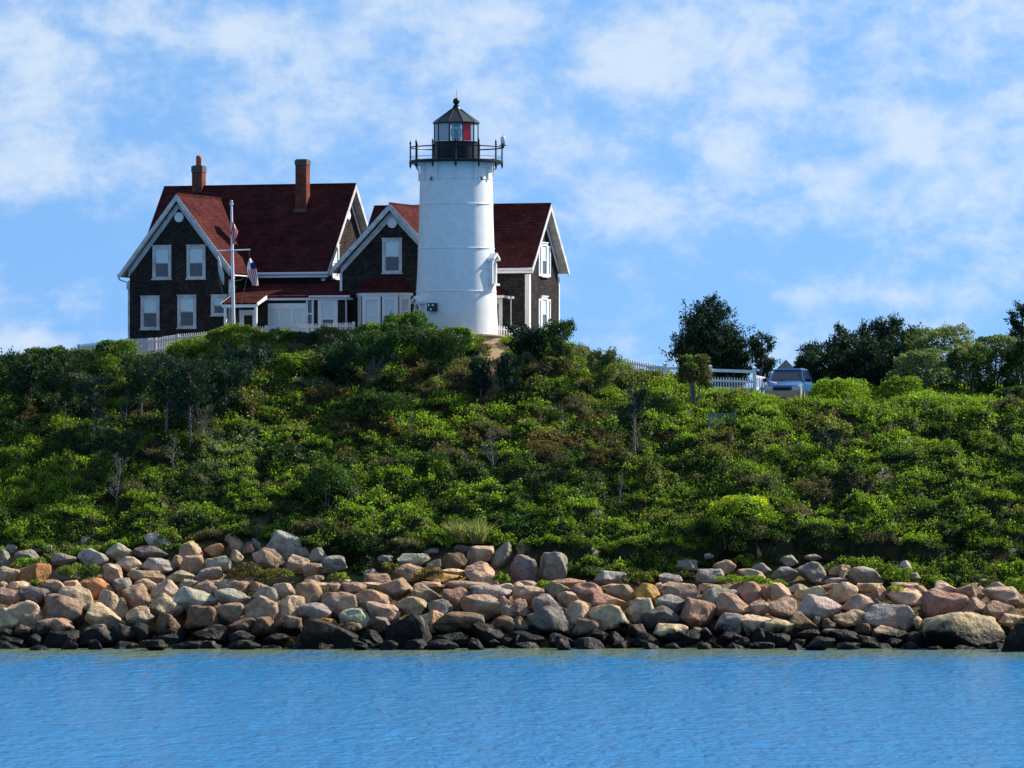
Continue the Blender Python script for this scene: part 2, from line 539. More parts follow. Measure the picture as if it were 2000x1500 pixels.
# ------------------------------------------------------------------ water
def make_water():
    m = bpy.data.materials.new('sea_water')
    m.use_nodes = True
    nt = m.node_tree
    N, L = nt.nodes.new, nt.links.new
    b = nt.nodes['Principled BSDF']
    b.inputs['Roughness'].default_value = .12
    b.inputs['IOR'].default_value = 1.333
    g = N("ShaderNodeNewGeometry")
    sp = N("ShaderNodeSeparateXYZ"); L(g.outputs['Position'], sp.inputs[0])
    n0 = N("ShaderNodeTexNoise"); n0.inputs['Scale'].default_value = .5; n0.inputs['Detail'].default_value = 6
    mp0 = N("ShaderNodeVectorMath"); mp0.operation = 'MULTIPLY'; mp0.inputs[1].default_value = (.8, .4, 1)
    L(g.outputs['Position'], mp0.inputs[0]); L(mp0.outputs[0], n0.inputs['Vector'])
    ad = N("ShaderNodeMath"); ad.operation = 'MULTIPLY_ADD'; L(n0.outputs[0], ad.inputs[0]); ad.inputs[1].default_value = 30; L(sp.outputs[1], ad.inputs[2])
    mr = N("ShaderNodeMapRange"); mr.interpolation_type = 'SMOOTHSTEP'
    mr.inputs[1].default_value = 227; mr.inputs[2].default_value = 245
    L(ad.outputs[0], mr.inputs[0])
    mx = N("ShaderNodeMix"); mx.data_type = 'RGBA'
    mx.inputs[6].default_value = WATER_DEEP; mx.inputs[7].default_value = WATER_SHALLOW
    L(mr.outputs[0], mx.inputs[0]); L(mx.outputs[2], b.inputs['Base Color'])
    # ripples
    hs = None
    for sc, st, amp in ((1.0, (.25, .12, 1), .9), (1.0, (1.3, .5, 1), .95), (1.0, (3.4, 1.2, 1), .58), (5.0, (1.0, 1, 1), .20), (11.0, (1.3, 1, 1), .10)):
        v = N("ShaderNodeVectorMath"); v.operation = 'MULTIPLY'; v.inputs[1].default_value = st
        L(g.outputs['Position'], v.inputs[0])
        n = N("ShaderNodeTexNoise"); n.inputs['Scale'].default_value = sc; n.inputs['Detail'].default_value = 3
        n.inputs['Distortion'].default_value = .3
        L(v.outputs[0], n.inputs['Vector'])
        a = N("ShaderNodeMath"); a.operation = 'MULTIPLY_ADD'; L(n.outputs[0], a.inputs[0]); a.inputs[1].default_value = amp
        if hs is None: a.inputs[2].default_value = 0
        else: L(hs, a.inputs[2])
        hs = a.outputs[0]
    bp = N("ShaderNodeBump"); bp.inputs['Strength'].default_value = 1.0; bp.inputs['Distance'].default_value = WATER_BUMP
    L(hs, bp.inputs['Height']); L(bp.outputs[0], b.inputs['Normal'])
    xs = np.concatenate([[-4000, -1500, -600, -200], np.linspace(-60, 60, 121), [200, 600, 1500, 4000]])
    ys = np.concatenate([[-4000, -1000, -200, 0, 60], np.linspace(100, 240, 281), [300, 600, 1500, 6000]])
    X, Y = np.meshgrid(xs, ys)
    Z = .015 * np.sin(X * .9 + Y * 1.7 + 1.5 * np.sin(Y * .23)) * np.sin(Y * .8 + X * .21) + .01 * np.sin(Y * 2.3 - X * .7)
    fade = np.clip((235 - Y) / 20, 0.15, 1) * (np.abs(X) <= 60) * (Y >= 100) * (Y <= 240)
    V = np.stack([X.ravel(), Y.ravel(), (Z * fade).ravel()], 1)
    o = fast_mesh('sea', V, grid_faces(len(xs), len(ys)), [m], smooth=True)
    tag(o, 'rippled blue sea in front of the stone seawall', None, kind='structure')


WATER_DEEP = (.018, .205, .49, 1)
WATER_SHALLOW = (.14, .19, .12, 1)
WATER_BUMP = .22
make_water()


# ------------------------------------------------------------------ foliage tools
def unit(a):
    return a / np.maximum(np.linalg.norm(a, axis=1, keepdims=True), 1e-9)


def leaves(P, N_, L_, Wd, C, rnd=.8, align=None):
    """Rhombic leaves: P centres, N_ outward directions, L_/Wd sizes, C colours. Returns verts, faces, colours."""
    n = len(P)
    nf = unit(N_ * (1 - rnd * .5) + unit(RS.normal(size=(n, 3))) * rnd)
    if align is None:
        d = unit(np.cross(nf, RS.normal(size=(n, 3))))
    else:
        d = unit(align + RS.normal(size=(n, 3)) * .35)
    s = unit(np.cross(nf, d))
    L_ = np.broadcast_to(np.asarray(L_, float), (n,))[:, None]
    Wd = np.broadcast_to(np.asarray(Wd, float), (n,))[:, None]
    V = np.empty((n, 4, 3))
    V[:, 0] = P - d * L_ * .5
    V[:, 1] = P + s * Wd * .5
    V[:, 2] = P + d * L_ * .5
    V[:, 3] = P - s * Wd * .5
    Fc = np.arange(n * 4).reshape(n, 4)
    return V.reshape(-1, 3), Fc, np.repeat(C, 4, axis=0)


def merge(parts):
    vs, fs, cs, b = [], [], [], 0
    for v, f, c in parts:
        vs.append(v); fs.append(f + b); cs.append(c); b += len(v)
    return np.concatenate(vs), np.concatenate(fs), np.concatenate(cs)


SPEC = {  # leaf colours, linear
    'lime': (.168, .250, .026), 'green': (.145, .220, .024), 'mid': (.108, .165, .024), 'dark': (.046, .082, .022),
    'teal': (.026, .060, .036), 'olive': (.130, .150, .042), 'grey': (.135, .170, .085), 'twig': (.105, .100, .060),
    'rust': (.125, .098, .035), 'yellow': (.38, .39, .016), 'deep': (.014, .034, .012), 'cedar': (.020, .044, .026),
    'strong': (.036, .092, .022), 'tan': (.30, .23, .15), 'brown': (.085, .072, .040),
}


def colvar(base, n, v=.28, hue=.12):
    c = np.tile(np.asarray(base, float), (n, 1))
    c *= np.exp(RS.normal(0, v, size=(n, 1)))
    c *= 1 + RS.normal(0, hue, size=(n, 3)) * np.array([1, .4, .7])
    return np.clip(c, .003, .7)


def blob_leaves(blobs, n, size, spec, rnd=.85, shell=.35, mix=None):
    """Leaves spread through the outer shell of a union of ellipsoids [(centre, radii)]."""
    cs = np.array([b[0] for b in blobs], float)
    rs_ = np.array([b[1] for b in blobs], float)
    area = (rs_[:, 0] * rs_[:, 1] + rs_[:, 0] * rs_[:, 2] + rs_[:, 1] * rs_[:, 2])
    idx = RS.choice(len(blobs), size=int(n * 1.5), p=area / area.sum())
    u = unit(RS.normal(size=(len(idx), 3)))
    u[:, 2] = np.where(u[:, 2] < -.45, -u[:, 2], u[:, 2])
    r = 1 - shell * RS.rand(len(idx)) ** 1.6 + RS.normal(0, .05, len(idx))
    bump = 1 + .14 * np.sin(u[:, 0] * 7 + idx) * np.sin(u[:, 2] * 8 + idx * 2) + .08 * np.sin(u[:, 1] * 13 + idx * 3)
    P = cs[idx] + u * rs_[idx] * (r * bump)[:, None]
    keep = np.ones(len(P), bool)
    for k in range(len(blobs)):      # drop what lies deep inside another ellipsoid
        q = np.linalg.norm((P - cs[k]) / rs_[k], axis=1)
        keep &= ~((q < .72) & (idx != k))
    P, idx, u = P[keep][:n], idx[keep][:n], u[keep][:n]
    base = np.array([SPEC[spec]] * len(blobs))
    if mix:
        for k in range(len(blobs)):
            s2 = mix[RS.randint(len(mix))]
            base[k] = SPEC[s2]
    base = base * np.exp(RS.normal(0, .18, size=(len(blobs), 1)))
    C = np.clip(base[idx] * np.exp(RS.normal(0, .3, size=(len(P), 1))) * (1 + RS.normal(0, .1, size=(len(P), 3))), .003, .7)
    Nn = unit(u / rs_[idx])
    sz = size * np.exp(RS.normal(0, .2, len(P)))
    return leaves(P, Nn, sz, sz * .6, C, rnd)


def stems_mb(base, tips, r=.04):
    mb = MB()
    for t in tips:
        b, t = Vector(base), Vector(t)
        mid = b.lerp(t, .5) + Vector((RS.normal(0, .08), RS.normal(0, .08), 0))
        mb.tube([b, mid, t], [r, r * .7, r * .3], 5)
    return mb


def bush(name, px, ytop, ybot, wpx, D, spec, label, cat='shrub', mix=None, n=9000, size=.095, group=None, nb=26, open_=.35, ground_py=None):
    """A single shrub: crown of leafy lumps on a few stems."""
    w = wpx * D / F
    x = (px - 1000) * D / F
    zt, zb = zpx(ytop, D), zpx(ybot, D)
    g = gz(x, D)
    zb = max(zb, g - .1) if zb > g else g
    h = zt - zb
    e = empty(name, (x, D, g), label=label, cat=cat, group=group)
    blobs = []
    for i in range(nb):
        a = RS.rand() * 2 * math.pi
        q = math.sqrt(RS.rand())
        zz = RS.rand()
        rr = w * (.11 + .13 * RS.rand())
        env = math.sqrt(max(.05, 1 - (zz * .95) ** 2.2))
        cx, cy = math.cos(a) * q * (w * .5 - rr * .6) * env, math.sin(a) * q * (w * .4) * env
        rz = rr * (.6 + .3 * RS.rand())
        if i < 5: zz = .86 + .14 * RS.rand(); cx, cy = (RS.rand() - .5) * w * .55, (RS.rand() - .5) * w * .4
        cz = (zb - g) + rz * .6 + zz * max(.05, (h - rz * 1.55))
        blobs.append(((cx, cy, cz), (rr * env ** .5, rr, rz)))
    blobs.append(((0, 0, (zb - g) + h * .42), (w * .42, w * .38, h * .46)))
    n = int(n * 1.3)
    v, f, c = blob_leaves(blobs, n, size, spec, shell=open_, mix=mix)
    fast_mesh('crown', v, f, [M['leaf']], c, parent=e)
    tips = [(b[0][0] * .8, b[0][1] * .8, b[0][2] * .9) for b in blobs[:7]]
    stems_mb((0, 0, -.2), tips, .05).build('trunk', M['bark'], e)
    return e


def cedar(name, px, ytop, ybase, wpx, D, label, spec='cedar', n=9000, crown0=.12, lean=0.0, group=None, nbr=34, cat='tree', shape='cone', bark='bark', size=.13, base=None, twigs=0, mix=None):
    """Conifer-like tree: tapered trunk, limbs, and sprays of small leaves along each limb."""
    x = (px - 1000) * D / F
    if base is not None:
        x, D = base.x, base.y
    g = gz(x, D)
    zt = zpx(ytop, D)
    h = zt - g
    w = wpx * D / F
    e = empty(name, (x, D, g), label=label, cat=cat, group=group)
    tr = []
    for i in range(7):
        t = i / 6
        tr.append(Vector((lean * h * t ** 1.5 + .05 * h * math.sin(t * 5 + px) * t * (1 - t), .03 * h * math.sin(t * 4 + px * .3) * t, -.25 + (h * .97 + .25) * t)))
    mb = MB()
    r0 = max(.05, h * .022)
    mb.tube(tr, [r0 * (1 - .82 * i / 6) for i in range(7)], 7)

    def trp(t):
        k = min(5, int(t * 6)); return tr[k].lerp(tr[k + 1], t * 6 - k)
    Ps, Al = [], []
    for i in range(nbr):
        t = crown0 + (1 - crown0) * ((i + RS.rand()) / nbr)
        tt = (t - crown0) / (1 - crown0)
        if shape == 'cone':
            prof = (1 - tt) ** .75 * (.75 + .25 * min(1, tt * 6)) + .05
        elif shape == 'round':
            prof = math.sqrt(max(.05, 1 - (2 * tt - .9) ** 2)) * .95 + .06
        else:   # flat, wind-swept top
            prof = .35 + .65 * tt ** .6 if tt < .8 else 1 - (tt - .8) * 3.2
        ln = w * .5 * prof * (.75 + .5 * RS.rand())
        a = RS.rand() * 2 * math.pi
        b0 = trp(min(.98, t * .96))
        up = (.55 if shape == 'cone' else .4) + .35 * RS.rand()
        d = Vector((math.cos(a), math.sin(a), up)).normalized()
        b1 = b0 + d * ln * .55
        b2 = b0 + d * ln + Vector((lean * ln * .6, 0, ln * .12))
        mb.tube([b0, b1, b2], [r0 * .32, r0 * .2, r0 * .07], 4, cap=False)
        k = max(20, int(n / nbr * (ln / (w * .36)) ** 1.3))
        ns = max(2, int(k / 26))
        for s in range(ns):          # sprays
            u = .25 + .8 * RS.rand() ** .8
            c0 = b0.lerp(b2, u)
            side = Vector((RS.normal(), RS.normal(), RS.normal() * .5)) * ln * .22 * (1.1 - .5 * u)
            c0 = c0 + side
            sd = (d * .7 + Vector((RS.normal() * .5, RS.normal() * .5, .55 + RS.normal() * .3))).normalized()
            m_ = 26
            q = RS.rand(m_) - .35
            sl_ = .22 + .12 * RS.rand() + w * .03
            pts = np.array(c0)[None] + np.array(sd)[None] * (q * sl_)[:, None] + RS.normal(size=(m_, 3)) * (.055 + .1 * (1 - np.abs(q))[:, None] * sl_)
            Ps.append(pts); Al.append(np.tile(np.array(sd), (m_, 1)))
    P = np.concatenate(Ps); A = np.concatenate(Al)
    nl = len(P)
    cen = np.array([0, 0, h * .5])
    out = unit(P - cen + np.array([0, 0, h * .2]))
    if mix:
        bs = np.array([SPEC[m_] for m_ in mix])[RS.randint(len(mix), size=nl // 26 + 1)]
        C = np.repeat(bs, 26, axis=0)[:nl] * np.exp(RS.normal(0, .3, size=(nl, 1)))
    else:
        C = colvar(SPEC[spec], nl, .32)
    sz = size * np.exp(RS.normal(0, .25, nl))
    v, f, c = leaves(P, out, sz, sz * .42, np.clip(C, .003, .7), .9, align=A)
    mb.build('trunk', M[bark], e, smooth=60)
    fast_mesh('crown', v, f, [M['needle']], c, parent=e)
    return e


def bare_tree(name, px, ytop, ybase, wpx, label, D=None, group=None, tuft=None, col='deadwood', n=22):
    b = base_at(px, ybase) if D is None else on_ground(px, D)
    D = b.y
    g = b.z
    h = zpx(ytop, D) - g
    w = wpx * D / F
    e = empty(name, (b.x, D, g), label=label, cat='bare tree', group=group)
    mb, mt = MB(), MB()
    tr = [Vector((.06 * h * math.sin(t * 5 + px) * t, .05 * h * math.sin(t * 3 + px), -.3 + (h + .3) * t)) for t in (0, .2, .4, .6, .8, 1)]
    r0 = max(.04, h * .02)
    mt.tube(tr, [r0, r0 * .85, r0 * .7, r0 * .5, r0 * .3, .012], 6)

    def branch(p, d, ln, r, lev):
        p1 = p + d * ln * .5 + Vector((RS.normal() * .05, RS.normal() * .05, .02)) * ln
        p2 = p + d * ln + Vector((0, 0, ln * .2))
        mb.tube([p, p1, p2], [r, r * .7, .007], 4, cap=False)
        if lev > 0:
            for _ in range(3):
                u = .35 + .6 * RS.rand()
                dd = (d + Vector((RS.normal(), RS.normal(), RS.normal() + .3)) * .6).normalized()
                branch(p.lerp(p2, u), dd, ln * (.4 + .2 * RS.rand()), r * .5, lev - 1)
    for i in range(n):
        t = .3 + .68 * (i + RS.rand()) / n
        k = min(4, int(t * 5)); p = tr[k].lerp(tr[k + 1], t * 5 - k)
        a = RS.rand() * 6.283
        d = Vector((math.cos(a), math.sin(a) * .8, .5 + .5 * RS.rand())).normalized()
        branch(p, d, w * .5 * (1.15 - .6 * t) * (.6 + .6 * RS.rand()), r0 * .35, 2)
    mt.build('trunk', M[col], e, smooth=60)
    mb.build('branches', M[col], e)
    if tuft:
        nn = tuft[1]
        P = np.stack([RS.normal(0, w * .22, nn), RS.normal(0, w * .2, nn), h * (tuft[2] + (1 - tuft[2]) * RS.rand(nn))], 1)
        v, f, c = leaves(P, unit(RS.normal(size=(nn, 3))), .09, .045, colvar(SPEC[tuft[0]], nn), .9)
        fast_mesh('leaves', v, f, [M['leaf']], c, parent=e)
    return e


# ------------------------------------------------------------------ undergrowth mass covering the bluff
# areas of the slope and what grows there: (px, py, rx, ry, kinds)
AREAS = [
    (60, 880, 190, 90, ['green', 'mid', 'dark', 'green']), (120, 980, 200, 60, ['lime', 'green', 'mid']),
    (300, 1010, 200, 50, ['mid', 'dark', 'green', 'twig']), (280, 860, 130, 60, ['twig', 'mid', 'dark', 'teal']),
    (60, 790, 110, 30, ['rust', 'olive', 'brown', 'dark']), (250, 760, 130, 50, ['dark', 'twig', 'teal', 'olive']),
    (460, 880, 65, 28, ['grey', 'grey', 'mid']), (420, 800, 90, 40, ['dark', 'twig', 'olive']),
    (600, 830, 130, 50, ['lime', 'green', 'olive', 'rust']), (560, 760, 90, 30, ['rust', 'olive', 'twig', 'lime']),
    (600, 720, 100, 35, ['olive', 'grey', 'lime', 'twig']), (500, 690, 120, 30, ['lime', 'olive', 'green']),
    (640, 930, 100, 60, ['dark', 'deep', 'mid', 'strong']), (650, 1040, 90, 70, ['deep', 'twig', 'dark', 'dark']),
    (780, 1010, 120, 60, ['lime', 'green', 'mid']), (740, 1070, 60, 45, ['dark', 'twig', 'deep']),
    (850, 745, 130, 30, ['twig', 'brown', 'olive', 'twig']), (740, 770, 80, 26, ['deep', 'dark', 'dark']),
    (860, 850, 150, 50, ['lime', 'green', 'rust', 'mid']), (900, 890, 80, 30, ['twig', 'grey', 'dark']),
    (800, 900, 60, 40, ['mid', 'dark', 'strong']), (1000, 960, 130, 60, ['strong', 'green', 'lime', 'dark']),
    (1060, 830, 110, 40, ['green', 'rust', 'brown', 'lime']), (1180, 800, 110, 50, ['strong', 'green', 'dark', 'grey']),
    (1150, 870, 150, 45, ['twig', 'brown', 'rust', 'mid', 'dark']), (1110, 920, 80, 30, ['deep', 'dark', 'twig']),
    (1180, 1000, 140, 60, ['mid', 'green', 'olive', 'dark']), (1200, 1080, 200, 60, ['mid', 'dark', 'green', 'dark']),
    (1150, 740, 110, 30, ['twig', 'olive', 'grey', 'lime']), (1240, 725, 70, 22, ['twig', 'olive', 'brown']),
    (1400, 780, 150, 25, ['lime', 'green', 'olive']), (1350, 830, 90, 30, ['green', 'lime', 'strong']), (1500, 795, 120, 24, ['lime', 'lime', 'green']),
    (1450, 850, 170, 40, ['green', 'rust', 'olive', 'mid', 'brown']), (1560, 870, 120, 50, ['olive', 'mid', 'twig', 'green']),
    (1420, 920, 120, 40, ['twig', 'mid', 'dark', 'green']), (1450, 1050, 90, 40, ['deep', 'dark', 'mid']),
    (1500, 1080, 100, 40, ['twig', 'dark', 'brown']), (1700, 870, 150, 60, ['lime', 'green', 'mid', 'twig']),
    (1850, 790, 180, 35, ['lime', 'lime', 'green']), (1660, 760, 110, 25, ['lime', 'green', 'olive']), (1720, 800, 80, 18, ['green', 'dark', 'mid']),
    (1750, 970, 180, 80, ['green', 'lime', 'mid', 'dark']), (1930, 930, 110, 100, ['mid', 'green', 'dark']), (1960, 850, 60, 30, ['deep', 'dark']),
    (1680, 1060, 170, 40, ['dark', 'twig', 'mid', 'deep']), (1920, 1080, 110, 60, ['mid', 'dark', 'green']),
    (1560, 990, 110, 50, ['green', 'twig', 'mid']), (400, 950, 120, 50, ['mid', 'green', 'dark', 'twig']),
]


def cut_edge(px):
    """Row of the photograph down to which shrubs reach above the rocks."""
    return np.interp(px, [-500, 0, 100, 280, 340, 420, 500, 560, 640, 690, 760, 800, 860, 940, 1000, 1040, 1120, 1180, 1300, 1420, 1500, 1620, 1700, 1800, 1900, 2000, 2500],
                     [1070, 1068, 1068, 1050, 1060, 1052, 1045, 1050, 1085, 1110, 1098, 1082, 1062, 1060, 1065, 1085, 1120, 1128, 1118, 1098, 1094, 1104, 1128, 1138, 1148, 1155, 1155])


def make_undergrowth():
    x0, x1, y0, y1, st = -38.0, 38.0, 235.2, 275.0, .1
    nx, ny = int((x1 - x0) / st) + 1, int((y1 - y0) / st) + 1
    xs, ys = np.linspace(x0, x1, nx), np.linspace(y0, y1, ny)
    X, Y = np.meshgrid(xs, ys)
    G = ground(X, Y)
    H = np.full_like(G, -50.0)
    ID = np.full(G.shape, -1, int)
    cols, nm = [], 0
    ok = 0
    cand = 13000
    for i in range(cand):
        mx, my = RS.uniform(x0 + .5, x1 - .5), RS.uniform(y0 + .3, y1 - .5)
        g = gz(mx, my)
        px = 1000 + mx * F / my
        py = HY - (g - CAMH) * F / my
        if my > 262 and px < 1480: continue                      # lawn round the houses
        if px < 1120 and my > np.interp(px, [-600, 150, 250, 700, 1120], [266, 264, 261, 260, 258.5]): continue
        if 1120 <= px < 1500 and my > np.interp(px, [1120, 1300, 1400, 1500], [257, 255.5, 251.8, 252.5]): continue
        if 1480 < px < 1620 and my > 251.5: continue             # parking place
        if abs(px - 1645) < 34 and 780 < py < 838 and my < 254: continue            # bare sandy path
        if 918 < px < 1018 and my > 253.2: continue
        if 930 < px < 1010 and my > 249.6: continue
        if 225 < px < 362 and my > 256.6: continue
        if 505 < px < 705 and my > 258.2: continue              # bare sand at the tower foot
        edge = float(cut_edge(px))
        if py > edge + 14: continue
        near = max(0.0, min(1.0, (edge + 12 - py) / 60))
        toe = py > 1030
        rr = RS.uniform(.35, 1.25) * (.62 + .38 * near)
        hh = rr * RS.uniform(.12, .34) * (.8 + .7 * (math.sin(mx * .9 + 2 * math.sin(my * .45)) * math.sin(my * .8 + 1.3 * math.sin(mx * .5)) > .15))
        if toe: hh = min(hh, .45)
        if my > 254.5 and px < 1150: hh = min(hh, .42)
        if my > 253 and 225 < px < 365: hh = min(hh, .15)
        if 1150 <= px < 1500 and my > 250: hh = min(hh, .35)
        if 1470 < px < 1620 and my > 246: hh = min(hh, .25)
        w = [(math.exp(-((px - a[0]) / a[2]) ** 2 - ((py - a[1] - 0) / a[3]) ** 2), a[4]) for a in AREAS]
        tot = sum(q[0] for q in w) + .12
        u, sp = RS.rand() * tot, None
        for q, ks in w:
            u -= q
            if u < 0:
                sp = ks[RS.randint(len(ks))]; break
        if sp is None:
            sp = ['green', 'mid', 'lime', 'dark', 'olive'][RS.randint(5)]
        base = np.array(SPEC[sp]) * math.exp(RS.normal(0, .15))
        cols.append((base, sp))
        zc = g + hh * .15
        ix0, ix1 = max(0, int((mx - rr - x0) / st)), min(nx, int((mx + rr - x0) / st) + 2)
        iy0, iy1 = max(0, int((my - rr - y0) / st)), min(ny, int((my + rr - y0) / st) + 2)
        sx, sy = X[iy0:iy1, ix0:ix1], Y[iy0:iy1, ix0:ix1]
        q = ((sx - mx) / rr) ** 2 + ((sy - my) / rr) ** 2
        z = np.where(q < 1, zc + hh * np.sqrt(np.maximum(0, 1 - q)), -50)
        z = np.where(q < 1, np.maximum(z, G[iy0:iy1, ix0:ix1] - .05), z)
        m = z > H[iy0:iy1, ix0:ix1]
        H[iy0:iy1, ix0:ix1] = np.where(m, z, H[iy0:iy1, ix0:ix1])
        ID[iy0:iy1, ix0:ix1] = np.where(m, nm, ID[iy0:iy1, ix0:ix1])
        nm += 1
    cover = ID >= 0
    # ragged fine relief
    rough = RS.normal(size=(ny, nx))
    for _ in range(2):
        rough = (rough + np.roll(rough, 1, 0) + np.roll(rough, -1, 0) + np.roll(rough, 1, 1) + np.roll(rough, -1, 1)) / 5
    rough2 = RS.normal(size=(ny // 4 + 2, nx // 4 + 2))
    rough2 = np.kron(rough2, np.ones((4, 4)))[:ny, :nx]
    for _ in range(3):
        rough2 = (rough2 + np.roll(rough2, 1, 0) + np.roll(rough2, -1, 0) + np.roll(rough2, 1, 1) + np.roll(rough2, -1, 1)) / 5
    def lumps(k, it):
        r_ = RS.normal(size=(ny // k + 2, nx // k + 2))
        r_ = np.kron(r_, np.ones((k, k)))[:ny, :nx]
        for _ in range(it):
            r_ = (r_ + np.roll(r_, 1, 0) + np.roll(r_, -1, 0) + np.roll(r_, 1, 1) + np.roll(r_, -1, 1)) / 5
        return r_ / r_.std()
    rough = rough / rough.std(); rough2 = rough2 / rough2.std()
    low = np.where((1000 + X * F / Y < 1120) & (Y > 255.5), .4, 1.0)
    low = np.where((1000 + X * F / Y > 1120) & (Y > 249.5), .45, low)
    H = np.where(cover, H + (rough * .055 + rough2 * .10 + lumps(9, 9) * .10 + lumps(24, 24) * .09) * low, G - .5)
    gy, gx = np.gradient(H, st)
    gx = np.clip(gx, -4, 4); gy = np.clip(gy, -4, 4)
    nrm = np.stack([-gx, -gy, np.ones_like(gx)], -1)
    nrm /= np.linalg.norm(nrm, axis=-1, keepdims=True)
    # more leaves where the surface is steep or turned to the sea
    wgt = np.sqrt(1 + gx ** 2 + gy ** 2) * cover
    px = 1000 + X * F / Y
    inframe = (px > -60) & (px < 2060)
    wgt = wgt * np.where(inframe, 1.0, .22)
    wgt = wgt * (.35 + np.clip(nrm[..., 2] * .4 - nrm[..., 1] * .9 + .2, 0, 1.2))
    p = wgt.ravel() / wgt.sum()
    NS = 172000
    cells = RS.choice(len(p), size=NS, p=p)
    cy_, cx_ = np.divmod(cells, nx)
    cen = np.stack([xs[cx_] + RS.uniform(-.05, .05, NS), ys[cy_] + RS.uniform(-.05, .05, NS), H[cy_, cx_]], 1)
    nn = nrm[cy_, cx_]
    ids = ID[cy_, cx_]
    basec = np.array([c[0] for c in cols])
    istwig = np.array([c[1] in ('twig', 'brown') for c in cols])
    depth = RS.rand(NS) ** 2 * .22
    cen = cen - nn * depth[:, None] + nn * .05
    K = 5
    P = np.repeat(cen, K, axis=0) + RS.normal(0, .065, size=(NS * K, 3)) + np.array([0, 0, .02])
    Nn = np.repeat(nn, K, axis=0)
    bc = basec[ids] * np.exp(RS.normal(0, .15, size=(NS, 1)))
    # a few sprigs of another colour (berries, dying leaves, flowers)
    odd = RS.rand(NS)
    bc[odd > .985] = np.array(SPEC['rust'])
    bc[odd < .012] = np.array((.34, .32, .22))
    C = np.repeat(bc, K, axis=0) * np.exp(RS.normal(0, .18, size=(NS * K, 1))) * (1 + RS.normal(0, .08, size=(NS * K, 3)))
    tw = np.repeat(istwig[ids], K) & (RS.rand(NS * K) < .55)
    sz = .098 * np.exp(RS.normal(0, .22, NS * K))
    ln = np.where(tw, .30, sz)
    wd = np.where(tw, .022, sz * .62)
    al = None
    v, f, c = leaves(P, Nn, ln, wd, np.clip(C, .003, .7), 1.35)
    # body of stems and shade leaves under the leaf layer
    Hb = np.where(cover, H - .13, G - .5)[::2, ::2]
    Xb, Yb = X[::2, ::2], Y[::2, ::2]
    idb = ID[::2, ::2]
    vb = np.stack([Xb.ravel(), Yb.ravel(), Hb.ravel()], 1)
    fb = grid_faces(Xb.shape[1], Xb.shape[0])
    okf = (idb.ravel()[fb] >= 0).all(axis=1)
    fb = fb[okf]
    cb = np.tile(np.array([[.040, .040, .018]]), (len(vb), 1))       # stems and old leaves, with the shade under the leaf layer coloured in
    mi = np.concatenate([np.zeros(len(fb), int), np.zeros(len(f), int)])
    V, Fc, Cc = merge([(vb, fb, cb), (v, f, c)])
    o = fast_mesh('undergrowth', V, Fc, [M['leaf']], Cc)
    tag(o, 'dense green scrub of low shrubs and vines covering the whole bluff', None, kind='stuff')


make_undergrowth()


